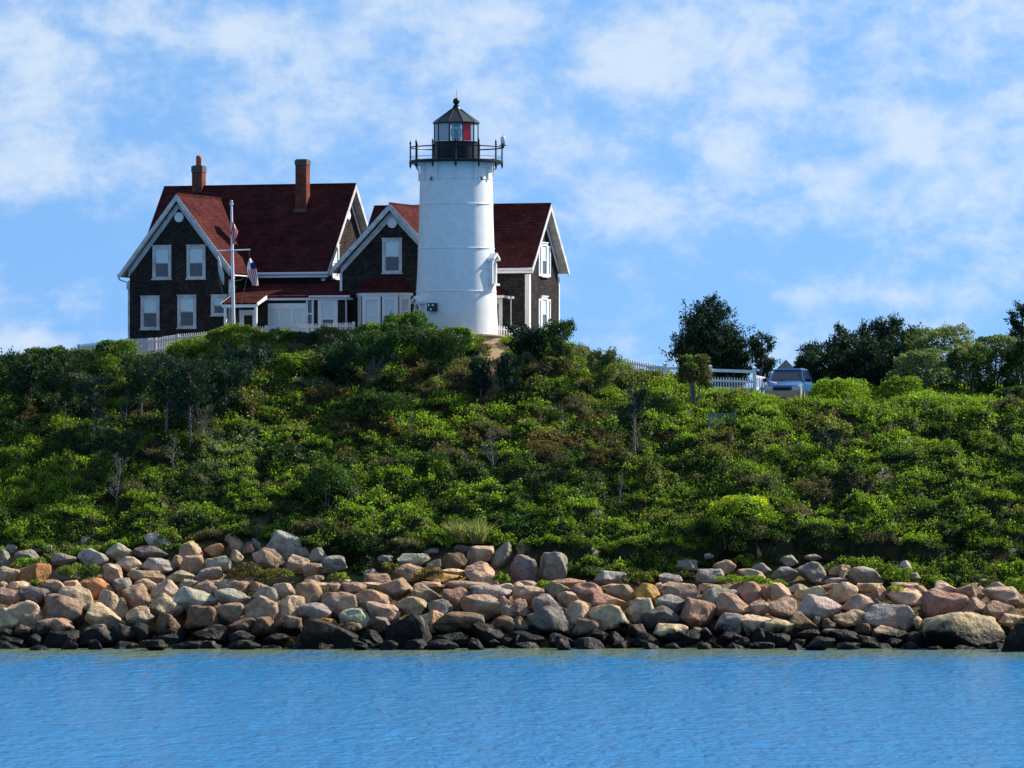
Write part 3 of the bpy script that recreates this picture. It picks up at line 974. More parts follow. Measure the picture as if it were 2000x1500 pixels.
# ------------------------------------------------------------------ the lighthouse
def make_lighthouse():
    D = 261.0
    cx = (891 - 1000) * D / F
    z0 = zpx(655, D)
    s = F / D
    root = empty('lighthouse', (cx, D, z0), label='white round lighthouse tower with a black lantern on the bluff', cat='lighthouse')
    Z = lambda py: (655 - py) / s
    R = lambda w: w / s

    # plinth
    MB().lathe([(R(92), -.9), (R(92), -.10), (R(95), -.06), (R(95), .02), (R(83), .03)], 64).build('plinth', M['concrete'], root, 50)
    # shell: rings of plates between slightly proud bands
    prof = [(655, 82), (612, 80), (572, 78.3), (530, 76), (487, 74.6), (443, 73), (400, 72), (352, 70.8), (330, 70.4), (319, 70.2)]
    MB().lathe([(R(r), Z(y)) for y, r in prof], 96).build('shaft', M['tower'], root, 30)
    for y in (570, 486, 400, 351):
        r = np.interp(y, [319, 330, 352, 400, 443, 487, 530, 572, 612, 655], [70.2, 70.4, 70.8, 72, 73, 74.6, 76, 78.3, 80, 82])
        MB().lathe([(R(r) - .03, Z(y) - .035), (R(r) + .03, Z(y) - .02), (R(r) + .034, Z(y) + .012), (R(r) - .03, Z(y) + .035)], 96, cap=False).build('band', M['tower'], root, 30)
    # faint vertical plate seams
    se = MB()
    for k in range(10):
        th = rad(36 * k + 12)
        p0, p1 = [], []
        for y, r in prof:
            q = R(r) + .004
            p0.append(Vector((math.cos(th - .004) * q, math.sin(th - .004) * q, Z(y))))
            p1.append(Vector((math.cos(th + .004) * q, math.sin(th + .004) * q, Z(y))))
        for i in range(len(prof) - 1):
            se.add([p0[i], p1[i], p1[i + 1], p0[i + 1]], [(0, 1, 2, 3)])
    # gallery deck
    zd = Z(319)
    MB().lathe([(R(70), zd), (R(91), zd), (R(92), zd + .03), (R(92), zd + .13), (R(88), zd + .15), (R(40), zd + .15)], 72).build('gallery_deck', M['black'], root, 40)
    # twelve curved brackets, each with a thin web
    for k in range(12):
        th = rad(-90 + 30 * k)
        er = Vector((math.cos(th), math.sin(th), 0)); et = Vector((-er.y, er.x, 0))
        mb = MB()
        arc = []
        for i in range(9):
            a = rad(90 * i / 8)
            arc.append(er * (R(88) - (R(88) - R(71)) * math.sin(a)) + Vector((0, 0, zd - .02 - (1 - math.cos(a)) * .80)))
        mb.tube(arc, .030, 6)
        mb.prism([er * (R(70) + .05) + et * -.03 + Vector((0, 0, zd - .92)), er * (R(70) + .1) + et * -.03 + Vector((0, 0, zd - .92)), er * (R(70) + .1) + et * -.03 + Vector((0, 0, zd - .02)), er * (R(70) + .05) + et * -.03 + Vector((0, 0, zd - .02))], et * .06)
        mb.prism([er * (R(71)) + et * -.025 + Vector((0, 0, zd - .07)), er * (R(90)) + et * -.025 + Vector((0, 0, zd - .07)), er * (R(90)) + et * -.025 + Vector((0, 0, zd - .003)), er * (R(71)) + et * -.025 + Vector((0, 0, zd - .003))], et * .05)
        mb.build('bracket', M['tower'], root, 50)
    # railing
    for k in range(12):
        th = rad(-90 + 30 * k)
        x, y = math.cos(th) * R(89.5), math.sin(th) * R(89.5)
        mb = MB()
        mb.lathe([(.012, zd - .28), (.035, zd - .2), (.055, zd - .16), (.055, zd + .02), (.04, zd + .04), (.036, zd + .98), (.05, zd + 1.0), (.05, zd + 1.04), (.018, zd + 1.12), (.004, zd + 1.2)], 8, (x, y))
        mb.build('rail_post', M['black'], root, 50)
    for zz, rr in ((zd + .80, .034), (zd + .30, .014)):
        pts = [Vector((math.cos(rad(a)) * R(89.5), math.sin(rad(a)) * R(89.5), zz)) for a in range(0, 361, 6)]
        MB().tube(pts, rr, 6, cap=False).build('handrail', M['black'], root, 60)
    # portholes
    for px in (845, 939):
        a = math.asin((px - 891) / 70.5)
        n = Vector((math.sin(a), -math.cos(a), 0))
        c = n * R(70.9) + Vector((0, 0, Z(351.5)))
        t = Vector((math.cos(a), math.sin(a), 0))
        ring, q = MB(), []
        Mx = Matrix((t, Vector((0, 0, 1)), -n)).transposed()
        vs, fs = [], []
        for k in range(16):
            th = k * math.pi / 8
            e = t * math.cos(th) + Vector((0, 0, 1)) * math.sin(th)
            for rr, off in ((.15, -.05), (.15, .06), (.115, .06), (.115, -.03)):
                vs.append(c + e * rr + n * off)
        for k in range(16):
            for j in range(3):
                a_, b_ = k * 4 + j, ((k + 1) % 16) * 4 + j
                fs.append((a_, b_, b_ + 1, a_ + 1))
        ring.add(vs, fs)
        po = ring.build('porthole', M['white'], root, 40)
        g = MB(); g.add([c + (t * math.cos(k * math.pi / 8) + Vector((0, 0, 1)) * math.sin(k * math.pi / 8)) * .118 + n * .058 for k in range(16)], [tuple(range(16))])
        g.build('pane', M['pane'], po)
    # pedimented windows with arched heads
    def ped(px, y0, y1, wpx, seen):
        ym = (y0 + y1) / 2
        r_ = np.interp(ym, [319, 352, 400, 487, 572, 655], [70.2, 70.8, 72, 74.6, 78.3, 82])
        a = math.asin(max(-.985, min(.985, (px - 891) / r_)))
        n = Vector((math.sin(a), -math.cos(a), 0)); t = Vector((math.cos(a), math.sin(a), 0)); up = Vector((0, 0, 1))
        w = wpx / s
        zt, zb = Z(y0), Z(y1)
        c = n * R(r_)
        m = MB()
        def slab(poly, d0, d1):
            m.prism([c + t * u + up * z + n * d0 for u, z in poly], n * (d1 - d0))
        # jambs, arch ring
        zs = zb + (zt - zb) * .66
        for sx in (-1, 1):
            slab([(sx * w * .5, zb), (sx * w * .32, zb), (sx * w * .32, zs), (sx * w * .5, zs)], -.2, .22)
        for k in range(8):
            a0, a1 = math.pi * k / 8, math.pi * (k + 1) / 8
            slab([(math.cos(a0) * w * .32, zs + math.sin(a0) * w * .32), (math.cos(a0) * w * .5, zs + math.sin(a0) * w * .5), (math.cos(a1) * w * .5, zs + math.sin(a1) * w * .5), (math.cos(a1) * w * .32, zs + math.sin(a1) * w * .32)], -.2, .222)
        slab([(-w * .5, zs + w * .3), (w * .5, zs + w * .3), (w * .5, zt - .12), (0, zt - .02), (-w * .5, zt - .12)], -.2, .18)
        for sx in (-1, 1):
            slab([(sx * w * .72, zt - .30), (sx * w * .72, zt - .18), (0, zt + .10), (0, zt - .03)], -.2, .36)
        o = m.build('window', M['white'], root)
        si = MB(); si.prism([c + t * u + up * z + n * -.2 for u, z in ((-w * .62, zb - .1), (w * .62, zb - .1), (w * .62, zb), (-w * .62, zb))], n * .55)
        si.build('sill', M['white'], o)
        g = MB(); g.prism([c + t * u + up * z + n * .03 for u, z in [(-w * .33, zb), (w * .33, zb), (w * .33, zs)] + [(math.cos(rad(q)) * w * .33, zs + math.sin(rad(q)) * w * .33) for q in range(15, 180, 15)] + [(-w * .33, zs)]], n * .03)
        g.build('pane', M['pane'], o)
        mu = MB(); mu.prism([c + t * u + up * z + n * .06 for u, z in ((-.02, zb), (.02, zb), (.02, zs + w * .3), (-.02, zs + w * .3))], n * .03)
        mu.prism([c + t * u + up * z + n * .062 for u, z in ((-w * .32, zb + (zs - zb) * .62), (w * .32, zb + (zs - zb) * .62), (w * .32, zb + (zs - zb) * .62 + .05), (-w * .32, zb + (zs - zb) * .62 + .05))], n * .03)
        mu.build('muntin', M['white'], o)
    ped(822, 583, 640, 23, True)
    ped(959, 499, 555, 19, True)
    # lantern: drum, glazing, roof
    zl0, zl1, zl2 = zd + .15, Z(277), Z(242)
    MB().lathe([(R(44), zl0), (R(44), zl0 + .05), (R(42), zl0 + .07), (R(42), zl1 - .05), (R(44.5), zl1 - .04), (R(44.5), zl1), (R(30), zl1 + .01)], 64).build('lantern_drum', M['black'], root, 40)
    dr = MB()
    for k in range(10):
        th = rad(-90 + 18 + 36 * k)
        dr.box((math.cos(th) * R(42.4), math.sin(th) * R(42.4), (zl0 + zl1) / 2), (.05, .05, zl1 - zl0 - .12), Matrix.Rotation(th, 3, 'Z'))
    dr.build('drum_rib', M['black'], root)
    V10 = [(math.cos(rad(-90 + 18 + 36 * k)) * R(42.6), math.sin(rad(-90 + 18 + 36 * k)) * R(42.6)) for k in range(10)]
    for k in range(10):
        MB().lathe([(.032, zl1), (.032, zl2)], 6, V10[k]).build('mullion', M['black'], root)
    for k in range(10):
        (xa, ya), (xb, yb) = V10[k - 1], V10[k]      # facet k-1..k ; k=0 faces the sea
        A, B = Vector((xa, ya, 0)), Vector((xb, yb, 0))
        nrm = Vector(((xa + xb) / 2, (ya + yb) / 2, 0)).normalized()
        def pane(f0, f1, mt, off=0):
            m = MB()
            p, q = A.lerp(B, f0), A.lerp(B, f1)
            m.prism([p + Vector((0, 0, zl1 + .02)), q + Vector((0, 0, zl1 + .02)), q + Vector((0, 0, zl2)), p + Vector((0, 0, zl2))], nrm * -.012)
            return m.build('pane', mt, root)
        if k == 9:
            pane(0, 1, M['greyglass'])
        elif k == 1:
            pane(0, .74, M['redglass']); pane(.76, 1, M['clearglass'])
        elif k == 8:
            pane(0, 1, M['greyglass2'])
        else:
            pane(0, 1, M['clearglass'])
    # first-order style lens of stacked prisms
    zc = (zl1 + zl2) / 2 + .02
    pr = []
    for i in range(25):
        t = -1 + 2 * i / 24
        r = .235 * math.sqrt(max(0.0, 1 - t * t)) * (1 if t < 0 else (1 - .12 * t)) + .03
        pr.append((r + (.018 if i % 2 else -.012), zc + t * .42))
    le = MB().lathe(pr, 28).build('lens', M['lens'], root, 20)
    fr = MB()
    for k in range(8):
        th = rad(45 * k + 22)
        fr.tube([Vector((math.cos(th) * (.245 * math.sqrt(max(0, 1 - t * t)) + .045), math.sin(th) * (.245 * math.sqrt(max(0, 1 - t * t)) + .045), zc + t * .43)) for t in np.linspace(-1, 1, 13)], .013, 5)
    for t in (-.75, -.3, .3, .75):
        r = .245 * math.sqrt(1 - t * t) + .045
        fr.tube([Vector((math.cos(rad(a)) * r, math.sin(rad(a)) * r, zc + t * .43)) for a in range(0, 361, 15)], .012, 5, cap=False)
    fr.lathe([(.05, zl1), (.05, zc - .40)], 12)
    for k in range(6):
        th = rad(60 * k)
        fr.tube([(math.cos(th) * .2, math.sin(th) * .2, zl1), (math.cos(th) * .2, math.sin(th) * .2, zc - .25)], .015, 5)
    fr.build('lens_frame', M['brass'], root)
    MB().lathe([(.07, zc - .3), (.09, zc), (.05, zc + .2)], 12).build('lamp', M['greenlamp'], root, 40)
    zr = Z(213)
    a0 = rad(-90 + 18)
    MB().lathe([(R(43), zl2 - .02), (R(46), zl2 + .01), (R(46.5), zl2 + .06), (R(44), zl2 + .10), (R(9), zr), (R(8), zr + .02)], 10, a0=a0).build('lantern_roof', M['blackroof'], root)
    rb = MB()
    for k in range(10):
        th = a0 + rad(36 * k)
        rb.tube([(math.cos(th) * R(44), math.sin(th) * R(44), zl2 + .11), (math.cos(th) * R(9), math.sin(th) * R(9), zr + .015)], .014, 5)
    rb.build('roof_rib', M['black'], root)
    b = R(6.6)
    zb = Z(198)
    prof = [(R(9), zr), (R(7.4), zr + .06), (R(7), zr + .10), (R(6), zr + .12), (R(6), zr + .18), (R(4), zr + .22), (.07, zb - b * .85)]
    for i in range(1, 12):
        a = -math.pi / 2 + math.pi * (i + .6) / 12.6
        prof.append((max(.012, b * math.cos(a)), zb + b * math.sin(a)))
    MB().lathe(prof, 24).build('ventilator_ball', M['black'], root, 40)
    MB().tube([(0, 0, zb + b * .9), (.012, 0, Z(174))], [.014, .006], 6).build('lightning_rod', M['black'], root)
    MB().lathe([(R(10), zr - .01), (R(9), zr + .03)], 20).build('roof_collar', M['black'], root)
    # lamp on the rail
    th = rad(-90 + 84)
    x, y = math.cos(th) * R(92), math.sin(th) * R(92)
    e = empty('beacon_lamp', (cx + x, D + y, z0 + zd + .86), label='small white beacon lamp standing on the gallery railing of the lighthouse', cat='lamp')
    MB().lathe([(.02, -.12), (.05, -.1), (.06, .0), (.19, .02), (.19, .05), (.10, .08), (.10, .14)], 14).build('bracket', M['rustmetal'], e, 40)
    MB().lathe([(.10, .14), (.125, .17), (.13, .36), (.11, .44), (.06, .50), (.02, .53), (.012, .62)], 14).build('lamp_glass', M['lampglass'], e, 40)
    # small box with three light panels
    a = math.asin((848 - 891) / 79.5)
    n = Vector((math.sin(a), -math.cos(a), 0)); t = Vector((math.cos(a), math.sin(a), 0)); up = Vector((0, 0, 1))
    c = Vector((cx, D, z0)) + n * (R(79.5) + .13) + up * Z(601.5)
    e = empty('panel_box', tuple(c), label='small dark green box with three pale squares fixed to the lighthouse wall', cat='box')
    Mx = Matrix((t, n, up)).transposed()
    MB().box((0, 0, 0), (.48, .24, .42), Mx).build('case', M['greybox'], e)
    for u, z in ((-.12, .1), (.12, .1), (0, -.11)):
        MB().box(t * u + up * z + n * .125, (.10, .02, .10), Mx).build('light_panel', M['palepanel'], e)


def glass(name, tint, alpha, rough=.05):
    m = bpy.data.materials.new(name); m.use_nodes = True
    nt = m.node_tree; nt.nodes.clear()
    N, L = nt.nodes.new, nt.links.new
    out = N("ShaderNodeOutputMaterial")
    tr = N("ShaderNodeBsdfTransparent"); tr.inputs[0].default_value = (*tint, 1)
    p = N("ShaderNodeBsdfPrincipled"); p.inputs['Base Color'].default_value = (*[c * .8 for c in tint], 1); p.inputs['Roughness'].default_value = rough
    mx = N("ShaderNodeMixShader"); mx.inputs[0].default_value = alpha
    L(tr.outputs[0], mx.inputs[1]); L(p.outputs[0], mx.inputs[2]); L(mx.outputs[0], out.inputs[0])
    return m


M['clearglass'] = glass('clear_lantern_glass', (.90, .96, .98), .16)
M['greyglass'] = glass('grey_lantern_glass', (.55, .60, .62), .72, .3)
M['greyglass2'] = glass('blue_grey_lantern_glass', (.60, .66, .70), .5, .3)
M['redglass'] = glass('red_lantern_glass', (.75, .03, .06), .55, .2)
M['lens'] = glass('lens_glass', (.55, .80, .80), .35, .05)
M['greenlamp'] = mat('lamp_core', (.25, .55, .60), .2, .7)
M['brass'] = mat('dull_brass', (.10, .12, .08), .35, .5, metal=.5)
M['blackroof'] = mat('black_roof_iron', (.016, .021, .030), .42, .35)
M['rustmetal'] = mat('rusty_dark_metal', (.06, .03, .025), .6)
M['lampglass'] = glass('beacon_glass', (.85, .88, .95), .75, .1)
M['palepanel'] = mat('pale_panel', (.65, .80, .62), .4)
make_lighthouse()


# ------------------------------------------------------------------ the keepers' houses
ROT = rad(-19.0)


def slab4(mb, a, b, c, d, th, up=True, mi=0):
    """Thick sheet over the quad a,b,c,d, thickness measured along its normal downwards."""
    a, b, c, d = map(Vector, (a, b, c, d))
    n = (b - a).cross(d - a).normalized()
    if n.z > 0: n = -n
    mb.prism([a, b, c, d], n * th, mi)


def gable_roof(parent, axis, t0, t1, cc, run, zr, ze, back_t=None, trim=True, ends=(True, True)):
    """Gable roof: ridge along `axis` ('u' or 'v') from t0 to t1 at cross-position cc."""
    def P(t, c, z):
        return Vector((t, c, z)) if axis == 'u' else Vector((c, t, z))
    for sgn in (-1, 1):
        mb = MB()
        slab4(mb, P(t0, cc, zr), P(t1, cc, zr), P(t1, cc + sgn * run, ze), P(t0, cc + sgn * run, ze), .11)
        mb.build('roof', M['roof'], parent)
        n = Vector((0, 0, -1)) * .125
        mb = MB()
        i = .03 if t1 > t0 else -.03
        slab4(mb, P(t0 + i, cc, zr) + n, P(t1 - i, cc, zr) + n, P(t1 - i, cc + sgn * (run - .03), ze) + n * 1.05, P(t0 + i, cc + sgn * (run - .03), ze) + n * 1.05, .05)
        mb.build('soffit', M['trim'], parent)
    for k, t in enumerate((t0, t1)):
        if not ends[k]: continue
        s_ = (-1 if t == min(t0, t1) else 1)
        for sgn in (-1, 1):
            a, b = P(t, cc, zr - .02), P(t, cc + sgn * (run + .02), ze - .02)
            dn = Vector((0, 0, -.30))
            ex = P(.045 * s_, 0, 0)
            MB().prism([a + ex * -.5, b + ex * -.5, b + dn * .95 + ex * -.5, a + dn * 1.15 + ex * -.5], ex).build('bargeboard', M['trim'], parent)
            # inner frieze board on the wall plane
    ridge = MB(); ridge.tube([P(t0, cc, zr + .0), P(t1, cc, zr + .0)], .05, 6); ridge.build('ridge_cap', M['roof'], parent)


def window(parent, o, ex, en, w, z0, z1, split=.48, shade=True, mt='cleantrim', name='window', casing=.13, shutters=False, lower='pane', upper='shade', sash=True):
    """Sash window: o = centre point on the wall at z=0 (local), ex along the wall, en outward."""
    o, ex, en = Vector(o), Vector(ex).normalized(), Vector(en).normalized()
    up = Vector((0, 0, 1))

    def rect(mb, u0, u1, a, b, d0, d1):
        mb.prism([o + ex * u0 + up * a + en * d0, o + ex * u1 + up * a + en * d0, o + ex * u1 + up * b + en * d0, o + ex * u0 + up * b + en * d0], en * (d1 - d0))
    h = w / 2
    f = MB()
    rect(f, -h, -h + casing, z0, z1, -.05, .06)
    rect(f, h - casing, h, z0, z1, -.05, .06)
    rect(f, -h + casing, h - casing, z1 - casing * 1.1, z1, -.05, .062)
    rect(f, -h - .03, h + .03, z1, z1 + .05, -.05, .10)
    rect(f, -h + casing, h - casing, z0, z0 + casing * .8, -.05, .058)
    i = h - casing
    zm = z0 + (z1 - z0) * split
    if sash:
        rect(f, -i, -i + .05, z0 + casing * .8, z1 - casing * 1.1, -.04, .025)
        rect(f, i - .05, i, z0 + casing * .8, z1 - casing * 1.1, -.04, .025)
        rect(f, -i + .05, i - .05, zm - .03, zm + .03, -.04, .03)
    w_o = f.build(name, M[mt], parent)
    s = MB(); rect(s, -h - .04, h + .04, z0 - .07, z0, -.05, .12); s.build('sill', M[mt], w_o)
    g = MB(); rect(g, -i, i, zm, z1 - casing, -.045, .004); g.build('pane', M[upper], w_o)
    g = MB(); rect(g, -i, i, z0 + casing * .5, zm, -.045, .001); g.build('pane', M[lower], w_o)
    if shutters:
        for sg in (-1, 1):
            m = MB()
            c0, c1 = sg * (h + .02), sg * (h + .46)
            a, b = min(c0, c1), max(c0, c1)
            rect(m, a, a + .09, z0 - .02, z1 - .12, -.02, .07); rect(m, b - .09, b, z0 - .02, z1 - .12, -.02, .07)
            rect(m, a + .09, b - .09, z1 - .22, z1 - .12, -.02, .07); rect(m, a + .09, b - .09, z0 - .02, z0 + .09, -.02, .07)
            so_ = m.build('side_light', M[mt], w_o)
            m = MB(); rect(m, a + .09, b - .09, z0 + .09, z1 - .22, -.02, .02); m.build('pane', M['blueglass'], w_o)
    return w_o


def disc_vent(parent, c, en, r):
    c, en = Vector(c), Vector(en).normalized()
    t = en.cross(Vector((0, 0, 1))).normalized(); up = Vector((0, 0, 1))
    m = MB()
    for rr, d in ((r, .05), (r * .86, .065)):
        m.prism([c + (t * math.cos(k * math.pi / 12) + up * math.sin(k * math.pi / 12)) * rr - en * .02 for k in range(24)], en * (d + .02))
    v = m.build('round_vent', M['cleantrim'], parent)
    return v


def gable_wall(mb, axis, pos, th, c0, c1, zb, ze, zr, cc):
    """Pentagonal solid block from pos to pos+th."""
    def P(t, c, z):
        return (t, c, z) if axis == 'u' else (c, t, z)
    poly = [P(pos, c0, zb), P(pos, c1, zb), P(pos, c1, ze), P(pos, cc, zr), P(pos, c0, ze)]
    d = Vector(P(th, 0, 0))
    mb.prism(poly, d)


def chimney(parent, u, v, z0, z1, w, d, pot=None, capz=.35, flare=.0):
    m = MB()
    m.bx(u - w / 2, u + w / 2, v - d / 2, v + d / 2, z0, z1 - capz)
    c = m.build('chimney', M['brick'], parent)
    m = MB(); m.bx(u - w / 2 - .03, u + w / 2 + .03, v - d / 2 - .03, v + d / 2 + .03, z1 - capz, z1 - .02)
    m.bx(u - w / 2 + .03, u + w / 2 - .03, v - d / 2 + .03, v + d / 2 - .03, z1 - .02, z1 + .03)
    m.build('chimney_cap', M['cap'], c)
    if pot:
        m = MB()
        m.lathe([(.13, z1), (.155, z1 + .05), (.15, z1 + pot * .75), (.165, z1 + pot * .8), (.12, z1 + pot), (.04, z1 + pot + .04)], 14, (u, v))
        m.build('chimney_pot', M['pot'], c, 40)
    m = MB(); m.bx(u - w / 2 - .07, u + w / 2 + .07, v - d / 2 - .12, v + d / 2 + .06, z0 + .5, z0 + .75)
    return c


def downspout(parent, pts, r=.045):
    MB().tube(pts, r, 7).build('downspout', M['gutter'], parent, 50)


def house_a():
    gz0 = 14.0
    o = (-9.93, 269.0, gz0)
    H = empty('shingle_house', o, ROT, label='left keeper house with brown shingle walls, red front gable and two brick chimneys', cat='house')
    L = lambda z: z - gz0
    ze, zr = L(18.05), L(22.83)
    tan = (zr - ze) / 4.15
    # main block: u -10.2..0, v 0..7.4
    m = MB()
    zw = zr - .14 - (3.7) * tan
    gable_wall(m, 'u', -10.15, 10.15, 0, 7.4, -.6, zw, zr - .16, 3.7)
    m.build('wall', M['wall'], H)
    gable_roof(H, 'u', -10.6, .45, 3.7, 4.15, zr, ze)
    # front cross wing: u centre -7.0, half 2.82, v -2.8..3
    zr2, ze2 = L(22.12), L(17.93)
    run2 = 3.28
    tan2 = (zr2 - ze2) / run2
    m = MB()
    gable_wall(m, 'v', -2.8, 5.0, -9.82, -4.18, -.6, zr2 - .14 - 2.82 * tan2, zr2 - .16, -7.0)
    m.build('wall', M['wall'], H)
    gable_roof(H, 'v', -3.2, 3.05, -7.0, run2, zr2, ze2, ends=(True, False))
    # raking frieze inside the front gable
    for sg in (-1, 1):
        a = Vector((-7.0, -2.84, zr2 - .34)); b = Vector((-7.0 + sg * 2.9, -2.84, zr2 - .34 - 2.9 * tan2))
        MB().prism([a, b, b + Vector((0, 0, -.34)), a + Vector((0, 0, -.40))], (0, .06, 0)).build('frieze_board', M['trim'], H)
        a = Vector((.04, 3.7, zr - .42)); b = Vector((.04, 3.7 + sg * 3.7, zr - .42 - 3.7 * tan))
        MB().prism([a, b, b + Vector((0, 0, -.22)), a + Vector((0, 0, -.26))], (-.06, 0, 0)).build('frieze_board', M['cleantrim'], H)
    # eave gutter and corner boards
    MB().tube([(-4.3, -.50, ze - .10), (.5, -.50, ze - .10)], .085, 8).build('gutter', M['gutter'], H, 60)
    MB().bx(-4.2, .42, -.45, -.38, ze - .30, ze - .12).build('fascia', M['cleantrim'], H)
    for u, v, wd, z1, mt in ((-9.86, -2.84, .10, L(17.6), 'trim'), (-4.14, -2.84, .10, L(17.6), 'trim'), (.0, -.03, .17, L(17.7), 'cleantrim')):
        MB().bx(u - wd / 2, u + wd / 2, v, v + wd, -.6, z1).build('corner_board', M[mt], H)
    MB().tube([(-10.4, -3.1, ze2 - .05), (-10.33, -2.9, ze2 - .3), (-9.93, -2.9, ze2 - .42), (-9.93, -2.88, ze2 - .8)], .04, 6).build('downspout', M['gutter'], H)
    MB().tube([(-4.05, -.6, ze - .15), (-4.05, -1.4, ze - .42), (-4.05, -2.7, ze - .55), (-4.05, -2.9, -.4)], .04, 6).build('downspout', M['gutter'], H)
    MB().tube([(-10.3, -3.22, ze2 - .06), (-10.3, 0.4, ze2 - .06)], .07, 7).build('gutter', M['gutter'], H, 60)
    # windows of the front wing
    E, En = (1, 0, 0), (0, -1, 0)
    window(H, (-7.97, -2.8, 0), E, En, 1.06, L(17.68), L(19.40), mt='trim')
    window(H, (-6.03, -2.8, 0), E, En, 1.06, L(17.68), L(19.40), mt='trim')
    window(H, (-8.64, -2.8, 0), E, En, 1.06, L(15.05), L(16.75), split=.5, mt='trim')
    window(H, (-6.55, -2.8, 0), E, En, 1.06, L(15.1), L(16.78), split=.5, mt='trim')
    window(H, (-4.72, -2.8, 0), E, En, .92, L(15.75), L(16.78), split=.5, mt='trim')
    disc_vent(H, (-7.0, -2.8, L(20.9)), En, .26)
    # right gable end
    window(H, (0, 1.75, 0), (0, 1, 0), (1, 0, 0), 1.0, L(17.75), L(19.5), lower='blueglass')
    window(H, (0, 5.3, 0), (0, 1, 0), (1, 0, 0), 1.0, L(17.75), L(19.5), lower='blueglass')
    disc_vent(H, (0, 3.7, L(21.2)), (1, 0, 0), .28)
    # chimneys
    chimney(H, -8.58, 3.7, zr - .5, L(23.92), .58, .55, pot=.55)
    chimney(H, -2.22, 2.75, zr - 2.2, L(24.10), .62, .55, capz=.28)
    MB().bx(-2.58, -1.86, 2.38, 2.48, zr - 1.75, zr - 1.35).build('chimney_flashing', M['cap'], H)
    # porch across the recess: shed roof from the wall to v=-2.6, hip at the right end
    zt, zb_ = L(17.58), L(16.72)
    m = MB()
    slab4(m, (-4.2, .02, zt), (1.0, .02, zt), (2.45, -2.75, zb_), (-4.2, -2.75, zb_), .09)
    slab4(m, (1.0, .02, zt), (2.5, .02, zb_ + .0), (2.5, -2.75, zb_), (2.45, -2.76, zb_), .09)
    m.add([(1.0, .02, zt), (2.5, .6, zb_), (2.5, -2.75, zb_)], [(0, 1, 2)])
    m.build('porch_roof', M['roof'], H)
    m = MB()
    m.bx(-4.1, 2.42, -2.68, -2.55, zb_ - .22, zb_ - .10)
    m.bx(2.36, 2.43, -2.68, .5, zb_ - .221, zb_ - .10)
    m.build('fascia', M['cleantrim'], H)
    MB().tube([(.3, -2.80, zb_ - .05), (2.56, -2.80, zb_ - .05)], .06, 7).build('gutter', M['gutter'], H, 60)
    MB().bx(-4.1, 2.25, -2.5, -.02, -.6, zb_ - .18).build('wall', M['wall'], H)
    MB().bx(1.8, 2.28, -2.52, 2.0, -.6, zb_ - .181).build('wall', M['wall'], H)
    # big three-light window
    up = 0
    m = MB()
    y = -2.5
    m.bx(-2.15, .02, y - .06, y + .02, L(16.2), L(16.34))
    for u in (-2.15, -1.50, -.80, -.12):
        m.bx(u, u + .14, y - .06, y + .02, L(14.6), L(16.2))
    m.bx(-2.01, -.12, y - .055, y + .02, L(16.06), L(16.2))
    tw = m.build('triple_window', M['cleantrim'], H)
    for a, b in ((-2.01, -1.5), (-1.36, -.80), (-.66, -.12)):
        MB().bx(a, b, y - .02, y + .01, L(14.6), L(16.06)).build('pane', M['shade'], tw)
    m = MB(); m.bx(.04, .14, y - .06, y + .02, L(14.6), L(16.5)); m.bx(.36, .46, y - .06, y + .02, L(14.6), L(16.5)); m.bx(.14, .36, y - .058, y + .02, L(15.75), L(15.83)); m.bx(.14, .36, y - .058, y + .02, L(15.2), L(15.27))
    sl_ = m.build('sidelight', M['cleantrim'], H)
    MB().bx(.14, .36, y - .015, y + .01, L(14.6), L(16.5)).build('pane', M['pane'], sl_)
    window(H, (1.25, y, 0), E, En, 1.10, L(14.75), L(16.56), split=.42, casing=.2)
    downspout(H, [(2.3, -2.85, zb_ - .1), (2.3, -2.62, zb_ - .32), (2.3, -2.6, -.4)])
    # entry with its own small roof on posts
    zt2, zb2 = L(16.74), L(16.34)
    m = MB()
    slab4(m, (-3.98, -3.05, zt2), (-2.02, -3.05, zt2), (-2.02, -4.3, zb2), (-3.98, -4.3, zb2), .08)
    m.build('porch_roof', M['roof'], H)
    m = MB()
    for u in (-4.03, -2.02):
        m.prism([(u, -4.33, zb2 - .02), (u, -3.0, zt2 - .0), (u, -3.0, zt2 - .18), (u, -4.33, zb2 - .16)], (.06, 0, 0))
    m.bx(-3.97, -2.02, -4.29, -4.22, zb2 - .24, zb2 - .085)
    m.build('fascia', M['cleantrim'], H)
    for u in (-3.88, -2.18):
        MB().bx(u, u + .13, -4.25, -4.12, -.5, zb2 - .2).build('porch_post', M['cleantrim'], H)
    MB().bx(-3.9, -2.1, -3.1, -2.52, -.6, zb2 + .1).build('wall', M['wall'], H)
    m = MB(); yy = -3.1
    m.bx(-3.45, -3.2, yy - .06, yy, -.5, L(16.0)); m.bx(-2.72, -2.47, yy - .06, yy, -.5, L(16.0)); m.bx(-3.2, -2.72, yy - .058, yy, L(15.72), L(16.0))
    d = m.build('door', M['cleantrim'], H)
    MB().bx(-3.2, -2.72, yy - .01, yy + .0, -.5, L(15.72)).build('door_opening', M['dark'], d)
    return H


